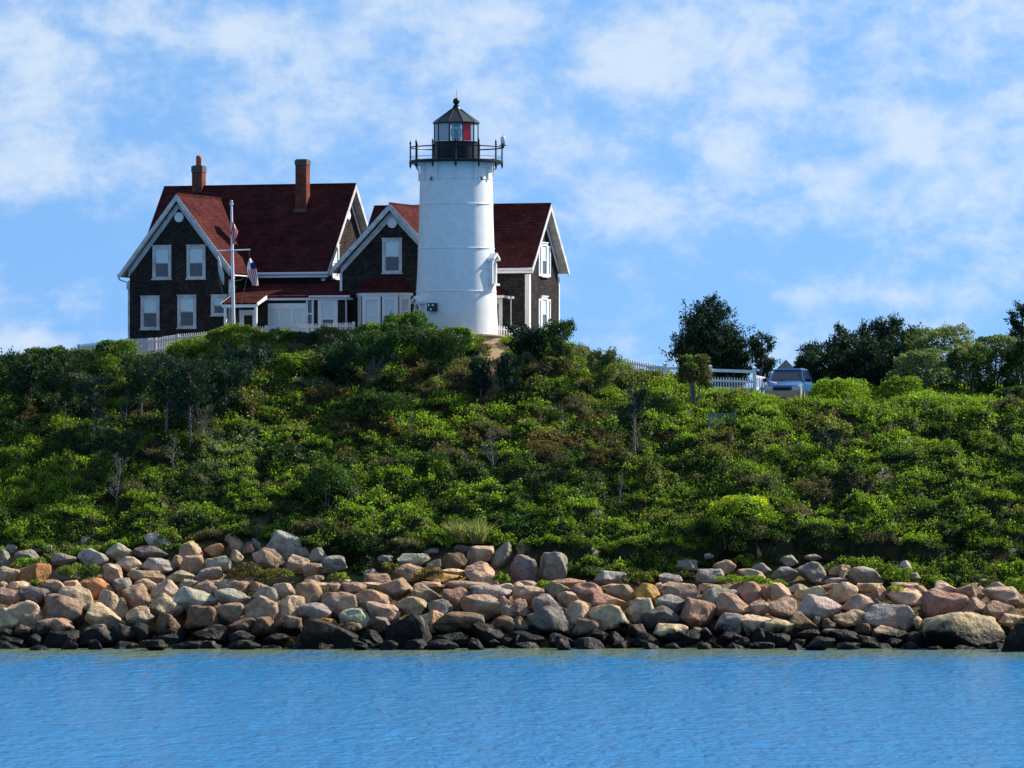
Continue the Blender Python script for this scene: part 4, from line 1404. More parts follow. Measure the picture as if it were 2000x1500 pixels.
def house_b():
    gz0 = 14.0
    o = (.795, 265.0, gz0)
    H = empty('shingle_house', o, ROT, label='right keeper house with shingle walls standing behind the lighthouse tower', cat='house')
    L = lambda z: z - gz0
    ze, zr = L(18.13), L(21.55)
    run, cc = 3.0, 2.5
    tan = (zr - ze) / run
    m = MB()
    gable_wall(m, 'u', -9.05, 9.05, 0, 5.0, -.6, zr - .14 - 2.5 * tan, zr - .16, cc)
    m.build('wall', M['wall'], H)
    gable_roof(H, 'u', -9.4, .45, cc, run, zr, ze)
    run2, zr2, ze2, uc = 3.3, L(21.50), L(18.07), -6.86
    tan2 = (zr2 - ze2) / run2
    m = MB()
    gable_wall(m, 'v', -1.6, 4.0, uc - 2.8, uc + 2.8, -.6, zr2 - .14 - 2.8 * tan2, zr2 - .16, uc)
    m.build('wall', M['wall'], H)
    gable_roof(H, 'v', -2.0, 2.4, uc, run2, zr2, ze2, ends=(True, False))
    for sg in (-1, 1):
        a = Vector((uc, -1.64, zr2 - .34)); b = Vector((uc + sg * 2.85, -1.64, zr2 - .34 - 2.85 * tan2))
        MB().prism([a, b, b + Vector((0, 0, -.34)), a + Vector((0, 0, -.40))], (0, .06, 0)).build('frieze_board', M['trim'], H)
        a = Vector((.04, cc, zr - .42)); b = Vector((.04, cc + sg * 2.5, zr - .42 - 2.5 * tan))
        MB().prism([a, b, b + Vector((0, 0, -.22)), a + Vector((0, 0, -.26))], (-.06, 0, 0)).build('frieze_board', M['cleantrim'], H)
    MB().tube([(-4.1, -.54, ze - .08), (.5, -.54, ze - .08)], .07, 8).build('gutter', M['gutter'], H, 60)
    MB().bx(-4.0, .42, -.49, -.42, ze - .28, ze - .11).build('fascia', M['cleantrim'], H)
    for u, v, wd, z1, mt in ((uc - 2.84, -1.64, .12, L(17.9), 'cleantrim'), (0, -.03, .24, L(17.8), 'cleantrim'), (0.02, 4.95, .12, L(17.8), 'cleantrim')):
        MB().bx(u - wd / 2, u + wd / 2, v, v + wd, -.6, z1).build('corner_board', M[mt], H)
    E, En = (1, 0, 0), (0, -1, 0)
    window(H, (uc, -1.6, 0), E, En, 1.08, L(17.9), L(19.66), mt='trim')
    disc_vent(H, (uc, -1.6, L(20.48)), En, .26)
    window(H, (0, 2.65, 0), (0, 1, 0), (1, 0, 0), 1.0, L(17.78), L(19.5), shutters=True)
    window(H, (0, 2.65, 0), (0, 1, 0), (1, 0, 0), 1.0, L(14.98), L(16.7), shutters=True)
    disc_vent(H, (0, cc, L(20.4)), (1, 0, 0), .24)
    # bay window
    bu, y0, y1 = -7.26, -1.6, -2.45
    zb_, zt = L(16.86), L(17.62)
    hw, fw = 1.50, .95
    m = MB()
    A = [(bu - hw - .12, y0, zb_), (bu - fw - .08, y1 - .15, zb_), (bu + fw + .08, y1 - .15, zb_), (bu + hw + .12, y0, zb_)]
    T = [(bu - .95, y0 - .02, zt), (bu + .85, y0 - .02, zt)]
    vs = A + T
    m.add(vs, [(0, 1, 4), (1, 2, 5, 4), (2, 3, 5), (0, 3, 2, 1), (0, 4, 5, 3)])
    m.build('bay_roof', M['roof'], H)
    P = [(bu - hw, y0), (bu - fw, y1), (bu + fw, y1), (bu + hw, y0)]
    m = MB(); m.prism([(x, y, -.6) for x, y in P], (0, 0, zb_ + .6 - .16)); m.build('wall', M['wall'], H)
    m = MB(); m.prism([(x * 1.0 + (.06 if x > bu else -.06), y - .05, zb_ - .16) for x, y in P], (0, 0, .15)); m.build('fascia', M['cleantrim'], H)
    for (xa, ya), (xb, yb), w in ((P[0], P[1], .62), (P[2], P[3], .72)):
        ex = Vector((xb - xa, yb - ya, 0)).normalized(); en = Vector((ex.y, -ex.x, 0))
        if en.y > 0: en = -en
        window(H, ((xa + xb) / 2, (ya + yb) / 2, 0), ex, en, w, L(15.1), zb_ - .22, upper='pane' if xa < bu else 'blueglass', lower='pane' if xa < bu else 'blueglass', casing=.12, split=.5)
    window(H, (bu - .42, y1, 0), E, En, 1.0, L(15.1), zb_ - .22, lower='shade', casing=.15, split=.35)
    window(H, (bu + .60, y1, 0), E, En, .86, L(15.1), zb_ - .22, lower='shade', casing=.15, split=.35)
    # side door under a flat hood, right of the tower
    m = MB(); slab4(m, (-2.9, 0, L(16.95)), (-1.1, 0, L(16.95)), (-.98, -.75, L(16.78)), (-2.9, -.75, L(16.78)), .08)
    m.add([(-2.9, 0, L(17.15)), (-1.5, 0, L(17.15)), (-1.1, -.72, L(16.80)), (-2.9, -.72, L(16.80))], [(0, 1, 2, 3)])
    m.build('door_hood', M['roof'], H)
    MB().bx(-2.88, -1.02, -.74, -.0, L(16.58), L(16.70)).build('fascia', M['cleantrim'], H)
    m = MB(); m.bx(-2.75, -2.55, -.07, 0, -.5, L(16.58)); m.bx(-1.55, -1.35, -.07, 0, -.5, L(16.58)); m.bx(-2.55, -1.55, -.068, 0, L(16.3), L(16.58))
    d = m.build('door', M['cleantrim'], H)
    MB().bx(-2.5, -1.6, -.03, 0, -.5, L(15.3)).build('door_leaf', M['cleantrim'], d)
    for a, b in ((15.35, 15.8), (15.88, 16.28)):
        MB().bx(-2.05, -1.62, -.032, 0, L(a), L(b)).build('pane', M['pane'], d)
        MB().bx(-2.5, -2.1, -.032, 0, L(a), L(b)).build('pane', M['pane'], d)
    return H


house_a()
house_b()


# ------------------------------------------------------------------ flagpole with its flags, post lamp, sign
def drape(name, rows, cols, fn, colfn, mats, **k):
    vs, fs, mi = [], [], []
    for j in range(rows + 1):
        for i in range(cols + 1):
            vs.append(fn(i / cols, j / rows))
    for j in range(rows):
        for i in range(cols):
            a = j * (cols + 1) + i
            fs.append((a, a + 1, a + cols + 2, a + cols + 1)); mi.append(colfn(i / cols, j / rows, i, j))
    mb = MB(); mb.v = [tuple(p) for p in vs]; mb.f = fs; mb.m = mi
    o = mb.build(name, mats)
    sm = o.modifiers.new('thick', 'SOLIDIFY'); sm.thickness = .006
    return tag(o, k['label'], k['cat'])


def make_flagpole():
    D = 261.5
    x = (457 - 1000) * D / F
    g = gz(x, D)
    xt = (452 - 1000) * D / F
    dx = xt - x
    ztop = zpx(398, D)
    e = empty('flagpole', (x, D, g), label='white flagpole with a crossarm standing before the left house', cat='flagpole')
    Lz = lambda py: zpx(py, D) - g
    pos = lambda z: Vector((dx * z / (ztop - g), 0, z))
    MB().tube([pos(-.3), pos(Lz(490)), pos(Lz(400))], [.10, .075, .05], 10).build('pole', M['cleantrim'], e, 60)
    m = MB(); b = pos(Lz(400)); m.lathe([(.05, b.z), (.10, b.z + .02), (.10, b.z + .08), (.04, b.z + .10), (.03, b.z + .14)], 12, (b.x, 0)); m.build('truck', M['cleantrim'], e, 40)
    zc = Lz(394)
    m = MB(); m.lathe([(.02, zc - .09)] + [(.085 * math.cos(a), zc + .085 * math.sin(a)) for a in np.linspace(-1.3, 1.5, 9)], 12, (pos(zc).x, 0)); m.build('ball', M['post'], e, 40)
    zy = Lz(489)
    p = pos(zy)
    MB().tube([p + Vector((-.80, -.1, -.03)), p + Vector((.92, -.1, .03))], [.035, .035], 8).build('crossarm', M['cleantrim'], e, 60)
    lines = MB()
    for u, y0, y1 in ((.88, 489, 560), (-.72, 489, 575)):
        lines.tube([p + Vector((u, -.1, 0)), Vector((p.x + u * .98, -.1, Lz((y0 + y1) / 2))), Vector((p.x + .2 * u, -.1, 1.0))], .008, 4)
    lines.tube([pos(Lz(402)) + Vector((.07, -.08, 0)), pos(1.2) + Vector((.1, -.1, 0))], .008, 4)
    lines.build('halyard', M['post'], e)
    # striped flag hanging furled along the pole
    W0 = Vector((x, D, g))

    def f1(u, v):
        q = W0 + pos(Lz(433) + (Lz(476) - Lz(433)) * v)
        wv = .16 * math.sin(v * 3.1) + .05
        return q + Vector((-.02 + u * (.10 + wv) + .04 * math.sin(v * 9 + u * 4), -.12 - .05 * math.sin(u * 9 + v * 5), -.04 * u))
    drape('flag', 22, 10, f1, lambda u, v, i, j: 1 if (i + j // 2) % 3 == 1 else 0, [M['red'], M['flagwhite']], label='red and white striped flag hanging furled against the upper flagpole', cat='flag')

    # the flag that hangs from the right end of the crossarm
    zt, zb = zpx(507, D), zpx(557, D)
    def f2(u, v):      # v down the fly, u across
        c = at(488 + 12 * v, 506 + 52 * v, D)
        wd = .06 + .64 * math.sin(min(1, v * 1.25 + .02) * math.pi * .62) * (1 - .62 * v)
        return c + Vector(((u - .55) * wd, -.12 + .06 * math.sin(u * 8 + v * 6), .10 * (u - .5) * (1 - v)))
    def c2(u, v, i, j):
        if v < .36: return 2 if (u > .35 and v > .14) else 1
        return 0 if i % 2 else 1
    drape('flag', 26, 9, f2, c2, [M['red'], M['flagwhite'], M['blue']], label='red and white striped flag with a blue corner hanging from the crossarm', cat='flag')
    def f3(u, v):
        c = at(426 + 11 * v, 500 + 56 * v, D)
        wd = .03 + .20 * math.sin(v * 3.0)
        return c + Vector(((u - .5) * wd, -.12 + .03 * math.sin(u * 6 + v * 5), 0))
    drape('pennant', 16, 5, f3, lambda u, v, i, j: 0, [M['pennant']], label='narrow pale grey pennant hanging from the left end of the crossarm', cat='flag')


make_flagpole()


def make_post_lamp():
    D = 263.2
    x = (998 - 1000) * D / F
    g = gz(x, D)
    e = empty('lamp_post', (x, D, g), label='thin pole with two small floodlight heads behind the fence by the tower', cat='lamp')
    h = zpx(583, D) - g
    MB().tube([(0, 0, -.2), (0, 0, h)], .028, 8).build('pole', M['post'], e)
    for s_ in (-1, 1):
        m = MB(); m.box((s_ * .10, -.03, h + .05), (.15, .12, .12), Matrix.Rotation(s_ * .3, 3, 'Y')); m.build('lamp_head', M['gutter'], e)
    MB().bx(-.14, .14, -.02, .02, h - .03, h).build('crossbar', M['post'], e)


make_post_lamp()


def make_sign():
    D = 258.5
    x = (1535 - 1000) * D / F
    g = gz(x, D)
    e = empty('road_sign', (x, D, g), rad(-6), label='bare metal back of a diamond shaped road sign beyond the parked car', cat='sign')
    h = zpx(720, D) - g
    r = .46
    MB().prism([(-r, 0, h), (0, 0, h - r), (r, 0, h), (0, 0, h + r)], (0, .01, 0)).build('sign_plate', M['signback'], e)
    MB().bx(-.03, .03, -.06, -.003, -.3, h + r * .7).build('sign_post', M['post'], e)


make_sign()


# ------------------------------------------------------------------ fences
def picket_fence(pts, label, top_h=.92, spacing=.115, wood='picket', pw=.066, seed=3, skipf=None):
    """pts: (px, D, top row). One post or rail set per span; every picket is a part."""
    P = [Vector(((px - 1000) * D / F, D, zpx(py, D))) for px, D, py in pts]
    o0 = Vector((P[0].x, P[0].y, P[0].z - top_h))
    e = empty('picket_fence', tuple(o0), label=label, cat='fence')
    first = None
    pm = MB()
    pm.prism([(-pw / 2, 0, -top_h), (pw / 2, 0, -top_h), (pw / 2, 0, -.05), (0, 0, 0), (-pw / 2, 0, -.05)], (0, .022, 0))
    for a, b in zip(P[:-1], P[1:]):
        d = b - a
        L_ = Vector((d.x, d.y, 0)).length
        ang = math.atan2(d.y, d.x)
        n = max(1, int(L_ / spacing))
        for i in range(n):
            t = (i + .5) / n
            q = a.lerp(b, t)
            loc = (q.x - o0.x, q.y - o0.y, q.z - o0.z + RS.normal(0, .008))
            if first is None:
                first = pm.build('picket', M[wood], e)
                o = first
            else:
                o = link_copy(first, e)
            o.location = loc
            o.rotation_euler = (0, RS.normal(0, .012), ang)
        nrm = Vector((-d.y, d.x, 0)).normalized() * .03
        for dz in (-.22, -.68):
            pa, pb = a - o0 + nrm * 1.05 + Vector((0, 0, dz)), b - o0 + nrm * 1.05 + Vector((0, 0, dz))
            MB().prism([pa, pb, pb + Vector((0, 0, .08)), pa + Vector((0, 0, .08))], nrm).build('rail', M[wood], e)
        np_ = max(1, int(L_ / 2.4))
        for i in range(np_ + 1):
            q = a.lerp(b, i / np_) - o0 + nrm * 3.6
            MB().bx(q.x - .05, q.x + .05, q.y - .05, q.y + .05, q.z - top_h - .2, q.z + .02).build('fence_post', M[wood], e)
    return e


picket_fence([(150, 271, 673), (250, 266.5, 662), (302, 264.2, 660), (345, 263, 653), (430, 262, 645), (520, 261.8, 636), (690, 261.2, 629)],
             'white picket fence running along the bluff in front of the left house', spacing=.124)
picket_fence([(962, 262.2, 634), (1012, 261.6, 641), (1075, 260.6, 660), (1150, 259.0, 685), (1225, 257.4, 701), (1296, 256.0, 714)],
             'white picket fence descending the crest to the right of the lighthouse', spacing=.138)


def rail_fence():
    D = 253.6
    o0 = at(1262, 757, D)
    e = empty('rail_fence', tuple(o0), label='white post and rail fence with capped posts beside the parked car', cat='fence')
    def L(px, py, d=D): return at(px, py, d) - o0
    for px, y0, d in ((1299, 712, 254.2), (1387, 717, D), (1473.5, 720, D)):
        a, b = L(px, y0, d), L(px, 765, d)
        m = MB(); m.bx(a.x - .085, a.x + .085, a.y - .085, a.y + .085, b.z - .3, a.z)
        m.bx(a.x - .115, a.x + .115, a.y - .115, a.y + .115, a.z, a.z + .05)
        m.add([(a.x - .1, a.y - .1, a.z + .05), (a.x + .1, a.y - .1, a.z + .05), (a.x + .1, a.y + .1, a.z + .05), (a.x - .1, a.y + .1, a.z + .05), (a.x, a.y, a.z + .12)], [(0, 1, 4), (1, 2, 4), (2, 3, 4), (3, 0, 4)])
        m.build('fence_post', M['cleantrim'], e)
    for (xa, xb, ya, yb, da, db) in ((1262, 1299, 714, 716, 255, 254.2), (1299, 1387, 716, 720, 254.2, D), (1387, 1473, 720, 723, D, D)):
        a, b = L(xa, ya, da), L(xb, yb, db)
        MB().prism([a, b, b + Vector((0, 0, -.15)), a + Vector((0, 0, -.15))], (0, .05, 0)).build('rail', M['cleantrim'], e)
    a, b = L(1390, 741), L(1471, 744)
    MB().prism([a + Vector((0, -.02, 0)), b + Vector((0, -.02, 0)), b + Vector((0, -.02, -.10)), a + Vector((0, -.02, -.10))], (0, .05, 0)).build('rail', M['cleantrim'], e)
    a2, b2 = L(1390, 755), L(1471, 757)
    MB().prism([a2 + Vector((0, -.02, 0)), b2 + Vector((0, -.02, 0)), b2 + Vector((0, -.02, -.14)), a2 + Vector((0, -.02, -.14))], (0, .05, 0)).build('rail', M['cleantrim'], e)
    f = None
    for i in range(15):
        t = (i + .3) / 15
        q = a.lerp(b, t)
        if f is None:
            m = MB(); m.prism([(-.03, 0, -.55), (.03, 0, -.55), (.03, 0, .10), (0, 0, .14), (-.03, 0, .10)], (0, -.022, 0))
            f = m.build('picket', M['cleantrim'], e); c = f
        else:
            c = link_copy(f, e)
        c.location = (q.x, q.y - .025, q.z)
    # panel turning back towards the car
    pa, pb = L(1476, 733, D), L(1506, 739, D + 1.9)
    for dz, h in ((0, .13), (-.56, .13)):
        MB().prism([pa + Vector((0, 0, dz)), pb + Vector((0, 0, dz * .9)), pb + Vector((0, 0, dz * .9 - h)), pa + Vector((0, 0, dz - h))], (.03, .05, 0)).build('rail', M['cleantrim'], e)
    for i in range(6):
        q = pa.lerp(pb, (i + .5) / 6)
        MB().bx(q.x - .035, q.x + .035, q.y - .03, q.y - .008, q.z - .62, q.z - .02).build('picket', M['cleantrim'], e)


rail_fence()


def stair_railing():
    D = 247.6
    o0 = at(1386, 825, D)
    e = empty('slatted_railing', tuple(o0), label='short grey slatted wooden railing half buried in the shrubs on the slope', cat='railing')
    a, b = at(1385, 807, D) - o0, at(1436, 807, D) - o0
    MB().prism([a, b, b + Vector((0, 0, -.07)), a + Vector((0, 0, -.07))], (0, .06, 0)).build('rail', M['greywood'], e)
    a2, b2 = a + Vector((0, 0, -.78)), b + Vector((0, 0, -.78))
    MB().prism([a2, b2, b2 + Vector((0, 0, -.07)), a2 + Vector((0, 0, -.07))], (0, .06, 0)).build('rail', M['greywood'], e)
    for i in range(12):
        q = a.lerp(b, (i + .5) / 12)
        MB().bx(q.x - .022, q.x + .022, q.y - .03, q.y - .004, q.z - .9, q.z - .02).build('slat', M['greywood'], e)
    for q in (a, b):
        MB().bx(q.x - .05, q.x + .05, q.y - .05, q.y + .05, q.z - 1.2, q.z + .06).build('post', M['greywood'], e)


stair_railing()


# ------------------------------------------------------------------ parked car
def make_car():
    D = 255.2
    x = (1541 - 1000) * D / F
    g = zpx(719, D) - 1.78
    e = empty('parked_car', (x, D, g), rad(-11), label='blue minivan with a tan lower bumper parked beyond the white fence', cat='car')
    # body as a loft of rings along y (nose at -y)
    st = [(-2.40, .70, .45, .62, .70), (-2.30, .88, .30, .80, .90), (-1.9, .95, .25, .95, 1.02), (-1.15, .97, .25, 1.02, 1.12), (-.6, .98, .25, 1.04, 1.15), (.8, .985, .25, 1.05, 1.16), (2.0, .97, .28, 1.05, 1.16), (2.35, .90, .35, 1.0, 1.12)]
    mb = MB(); vs = []
    for y, hw, zb, zs, zt in st:
        for a, b in ((-hw * .92, zb), (-hw, zb + .18), (-hw, zs - .12), (-hw * .93, zs), (-hw * .80, zt), (hw * .80, zt), (hw * .93, zs), (hw, zs - .12), (hw, zb + .18), (hw * .92, zb)):
            vs.append((a, y, b))
    fs = []
    for i in range(len(st) - 1):
        for k in range(10):
            fs.append((i * 10 + k, i * 10 + (k + 1) % 10, (i + 1) * 10 + (k + 1) % 10, (i + 1) * 10 + k))
    fs += [tuple(range(10)), tuple(range(70, 80))]
    mb.add(vs, fs)
    mb.build('body', M['carpaint'], e, 35)
    # cabin: glass house, then pillars and roof
    cs = [(-1.12, .80, 1.10, .79, 1.12), (-.35, .82, 1.12, .66, 1.66), (.3, .83, 1.12, .66, 1.74), (1.7, .82, 1.12, .64, 1.72), (2.3, .78, 1.10, .62, 1.14)]
    base = [(-.86, -1.15), (.86, -1.15), (.86, 2.3), (-.86, 2.3)]
    top = [(-.66, -.32), (.66, -.32), (.64, 1.85), (-.64, 1.85)]
    g_ = MB(); g_.add([(a, b, 1.10) for a, b in base] + [(a, b, 1.68) for a, b in top], [(0, 1, 5, 4), (1, 2, 6, 5), (2, 3, 7, 6), (3, 0, 4, 7), (4, 5, 6, 7)])
    g_.build('window_glass', M['carglass'], e)
    r = MB()
    r.prism([(-.67, -.36, 1.68), (.67, -.36, 1.68), (.65, 1.92, 1.68), (-.65, 1.92, 1.68)], (0, 0, .05))
    r.prism([(-.58, -.2, 1.73), (.58, -.2, 1.73), (.56, 1.8, 1.73), (-.56, 1.8, 1.73)], (0, 0, .04))
    r.build('roof', M['carroof'], e, 50)
    for sg in (-1, 1):
      for q in (((sg * .87, -1.16, 1.10), (sg * .67, -.33, 1.70), .035), ((sg * .88, .2, 1.10), (sg * .67, .25, 1.70), .04), ((sg * .88, 1.25, 1.10), (sg * .665, 1.15, 1.70), .04), ((sg * .87, 2.3, 1.10), (sg * .65, 1.88, 1.70), .05)):
        MB().tube([q[0], q[1]], q[2], 6).build('pillar', M['carpaint'], e)
    if False:
        p.tube([(sg * .87, -1.16, 1.10), (sg * .67, -.33, 1.70)], .035, 6)
        p.tube([(sg * .88, .2, 1.10), (sg * .67, .25, 1.70)], .04, 6)
        p.tube([(sg * .88, 1.25, 1.10), (sg * .665, 1.15, 1.70)], .04, 6)
        p.tube([(sg * .87, 2.3, 1.10), (sg * .65, 1.88, 1.70)], .05, 6)
    b = MB(); b.add([], []); 
    b.prism([(-.90, -2.33, .28), (.90, -2.33, .28), (.94, -2.1, .28), (-.94, -2.1, .28)], (0, 0, .52))
    b.prism([(-.72, -2.45, .30), (.72, -2.45, .30), (.90, -2.33, .30), (-.90, -2.33, .30)], (0, 0, .36))
    b.build('bumper', M['carbumper'], e)
    MB().bx(-.42, .42, -2.48, -2.42, .66, .80).build('grille', M['dark'], e)
    for sg in (-1, 1):
        MB().prism([(sg * .50, -2.47, .66), (sg * .86, -2.36, .66), (sg * .88, -2.3, .86), (sg * .50, -2.43, .86)], (0, .08, 0)).build('headlight', M['carlight'], e)
        m = MB(); m.box((sg * 1.10, -.95, 1.17), (.22, .12, .17)); m.box((sg * .97, -.93, 1.12), (.12, .05, .05)); m.build('mirror', M['black'], e)
        for y in (-1.5, 1.45):
            w = MB()
            for k in range(1):
                w.tube([(sg * .78, y, .34), (sg * .98, y, .34)], .34, 20)
            wo = w.build('wheel', M['tyre'], e, 40)
            MB().tube([(sg * .97, y, .34), (sg * .995, y, .34)], .2, 14).build('rim', M['post'], wo)
    MB().tube([(-.6, -1.17, 1.125), (-.05, -1.0, 1.24)], .012, 4).build('wiper', M['dark'], e)


M['carpaint'] = mat('blue_car_paint', (.03, .11, .27), .25, .5, metal=.1)
M['carroof'] = mat('pale_blue_car_roof', (.15, .29, .48), .3, .5, metal=.1)
M['carbumper'] = mat('tan_bumper', (.42, .35, .28), .5)
M['carglass'] = mat('car_glass', (.02, .03, .045), .08, .6)
M['carlight'] = mat('headlight_glass', (.5, .5, .48), .15, .6)
M['tyre'] = mat('tyre', (.012, .012, .012), .8)
make_car()


# ------------------------------------------------------------------ rocks
def rock_mat():
    m = bpy.data.materials.new('rock'); m.use_nodes = True
    nt = m.node_tree; N, L = nt.nodes.new, nt.links.new
    b = nt.nodes['Principled BSDF']
    oi = N("ShaderNodeObjectInfo"); tc = N("ShaderNodeTexCoord"); g = N("ShaderNodeNewGeometry")
    off = N("ShaderNodeVectorMath"); off.operation = 'MULTIPLY_ADD'
    L(oi.outputs['Random'], off.inputs[1]); off.inputs[0].default_value = (37, 53, 11); L(g.outputs['Position'], off.inputs[2])
    def nz(sc, det=6, rough=.6, src=None):
        n = N("ShaderNodeTexNoise"); n.inputs['Scale'].default_value = sc; n.inputs['Detail'].default_value = det; n.inputs['Roughness'].default_value = rough
        L(src or off.outputs[0], n.inputs['Vector']); return n.outputs[0]
    def mr(v, a, b_, c, d):
        r = N("ShaderNodeMapRange"); r.inputs[1].default_value = a; r.inputs[2].default_value = b_; r.inputs[3].default_value = c; r.inputs[4].default_value = d
        L(v, r.inputs[0]); return r.outputs[0]
    k1 = mr(nz(2.4, 9, .7), .32, .68, .52, 1.32)
    k2 = mr(nz(16, 6, .75), .32, .68, .68, 1.28)
    mu = N("ShaderNodeMath"); mu.operation = 'MULTIPLY'; L(k1, mu.inputs[0]); L(k2, mu.inputs[1])
    sc = N("ShaderNodeVectorMath"); sc.operation = 'SCALE'; L(oi.outputs['Color'], sc.inputs[0]); L(mu.outputs[0], sc.inputs['Scale'])
    # lichen / warm stain patches
    mx = N("ShaderNodeMix"); mx.data_type = 'RGBA'
    L(mr(nz(1.5, 6, .6), .54, .68, 0, .5), mx.inputs[0]); L(sc.outputs[0], mx.inputs[6]); mx.inputs[7].default_value = (.30, .28, .25, 1)
    mx1 = N("ShaderNodeMix"); mx1.data_type = 'RGBA'
    L(mr(nz(3.1, 7, .7), .60, .72, 0, .55), mx1.inputs[0]); L(mx.outputs[2], mx1.inputs[6]); mx1.inputs[7].default_value = (.10, .075, .06, 1)
    # tide band of black weed
    sp = N("ShaderNodeSeparateXYZ"); L(g.outputs['Position'], sp.inputs[0])
    a = N("ShaderNodeMath"); a.operation = 'MULTIPLY_ADD'; L(nz(.8, 6, .65, g.outputs['Position']), a.inputs[0]); a.inputs[1].default_value = 2.6; L(sp.outputs[2], a.inputs[2])
    wet = mr(a.outputs[0], 1.88, 2.25, 1, 0)
    mx2 = N("ShaderNodeMix"); mx2.data_type = 'RGBA'
    L(wet, mx2.inputs[0]); L(mx1.outputs[2], mx2.inputs[6]); mx2.inputs[7].default_value = (.010, .010, .010, 1)
    L(mx2.outputs[2], b.inputs['Base Color'])
    L(mr(wet, 0, 1, .88, .5), b.inputs['Roughness'])
    b.inputs['Specular IOR Level'].default_value = .12
    h1 = nz(5, 8, .62); h2 = nz(1.8, 4, .5)
    ad = N("ShaderNodeMath"); ad.operation = 'MULTIPLY_ADD'; L(h2, ad.inputs[0]); ad.inputs[1].default_value = 1.5; L(h1, ad.inputs[2])
    bp = N("ShaderNodeBump"); bp.inputs['Strength'].default_value = .9; bp.inputs['Distance'].default_value = .17
    L(ad.outputs[0], bp.inputs['Height']); L(bp.outputs[0], b.inputs['Normal'])
    return m


M['rock'] = rock_mat()


def rock_meshes(n):
    out = []
    for i in range(n):
        bm = bmesh.new()
        bmesh.ops.create_icosphere(bm, subdivisions=4, radius=1)
        co = np.array([v.co[:] for v in bm.verts])
        e = RS.uniform(2.6, 4.5)
        co /= (np.abs(co) ** e).sum(1, keepdims=True) ** (1 / e)
        rot = np.linalg.qr(RS.normal(size=(3, 3)))[0]
        if i % 3 == 0: co = co @ rot
        for _ in range(RS.randint(9, 14)):       # cleave with random planes
            d = unit(RS.normal(size=(1, 3)))[0]
            k = RS.uniform(.62, .88)
            q = co @ d
            ov = np.maximum(0, q - k)
            co = co - np.outer(ov * .93, d)
        for j, v in enumerate(bm.verts):
            nn = mnoise.noise(Vector(co[j]) * 1.6 + Vector((i * 7.3, 0, 0))) * .13 + mnoise.noise(Vector(co[j]) * 4.5 + Vector((0, i * 3.1, 0))) * .055
            v.co = Vector(co[j]) * (1 + nn)
        lo = np.array([v.co[:] for v in bm.verts]); mn, mxx = lo.min(0), lo.max(0)
        for v in bm.verts:
            v.co = Vector([(v.co[k] - (mn[k] + mxx[k]) / 2) / ((mxx[k] - mn[k]) / 2) for k in range(3)])
        me = bpy.data.meshes.new('stone')
        bm.to_mesh(me); bm.free()
        me.polygons.foreach_set("use_smooth", [True] * len(me.polygons))
        me.materials.append(M['rock'])
        out.append(me)
    return out


ROCKS = rock_meshes(22)
RC = {'T': (.50, .36, .235), 'P': (.38, .245, .165), 'G': (.31, .27, .235), 'W': (.44, .385, .325), 'O': (.40, .19, .08), 'B': (.20, .125, .08),
      'K': (.022, .020, .018), 'Y': (.50, .28, .08), 'D': (.14, .13, .115), 'R': (.33, .19, .135)}


def rock_depth(py):
    return float(np.interp(py, [1045, 1060, 1138, 1146, 1200, 1250, 1268], [240.3, 239.4, 235.0, 233.8, 231.6, 229.8, 229.2]))


def rock(parent, px, py, w, h, tilt, c, D=None, name='stone', dep=None, grow=1.19):
    D = D or rock_depth(py)
    s = D / F
    p = at(px, py, D)
    o = bpy.data.objects.new(name, ROCKS[RS.randint(len(ROCKS))])
    COL.objects.link(o)
    W_, H_ = w * s / 2 * grow * .88, h * s / 2 * grow * 1.09
    dp = dep if dep else max(.8 * (W_ + H_) / 2 * 1.25, .25)
    o.scale = (W_ * (1 if RS.rand() < .5 else -1), dp, H_ * (1 if RS.rand() < .3 else -1))
    o.rotation_euler = (RS.normal(0, .08), rad(tilt), RS.normal(0, .12))
    base = np.array(RC[c]); base = (base * .95 + base.mean() * .05) * np.array([1.03, 1.0, .93]) * math.exp(RS.normal(0, .10))
    o.color = (*[float(x) for x in base * (1 + RS.normal(0, .04, 3))], 1)
    if parent is not None:
        o.parent = parent
        o.location = p - parent.location + Vector((0, dp * .35, 0))
    else:
        o.location = p + Vector((0, dp * .35, 0))
    return o


def R4(ox, oy, txt):
    out = []
    for item in txt.split(';'):
        q = item.split()
        if len(q) < 5: continue
        x, y, w, h = map(float, q[:4])
        c = q[-1]
        t = float(q[4]) if len(q) > 5 else 0.0
        out.append((ox + x / 4, oy + y / 4, w / 4, h / 4, t, c))
    return out


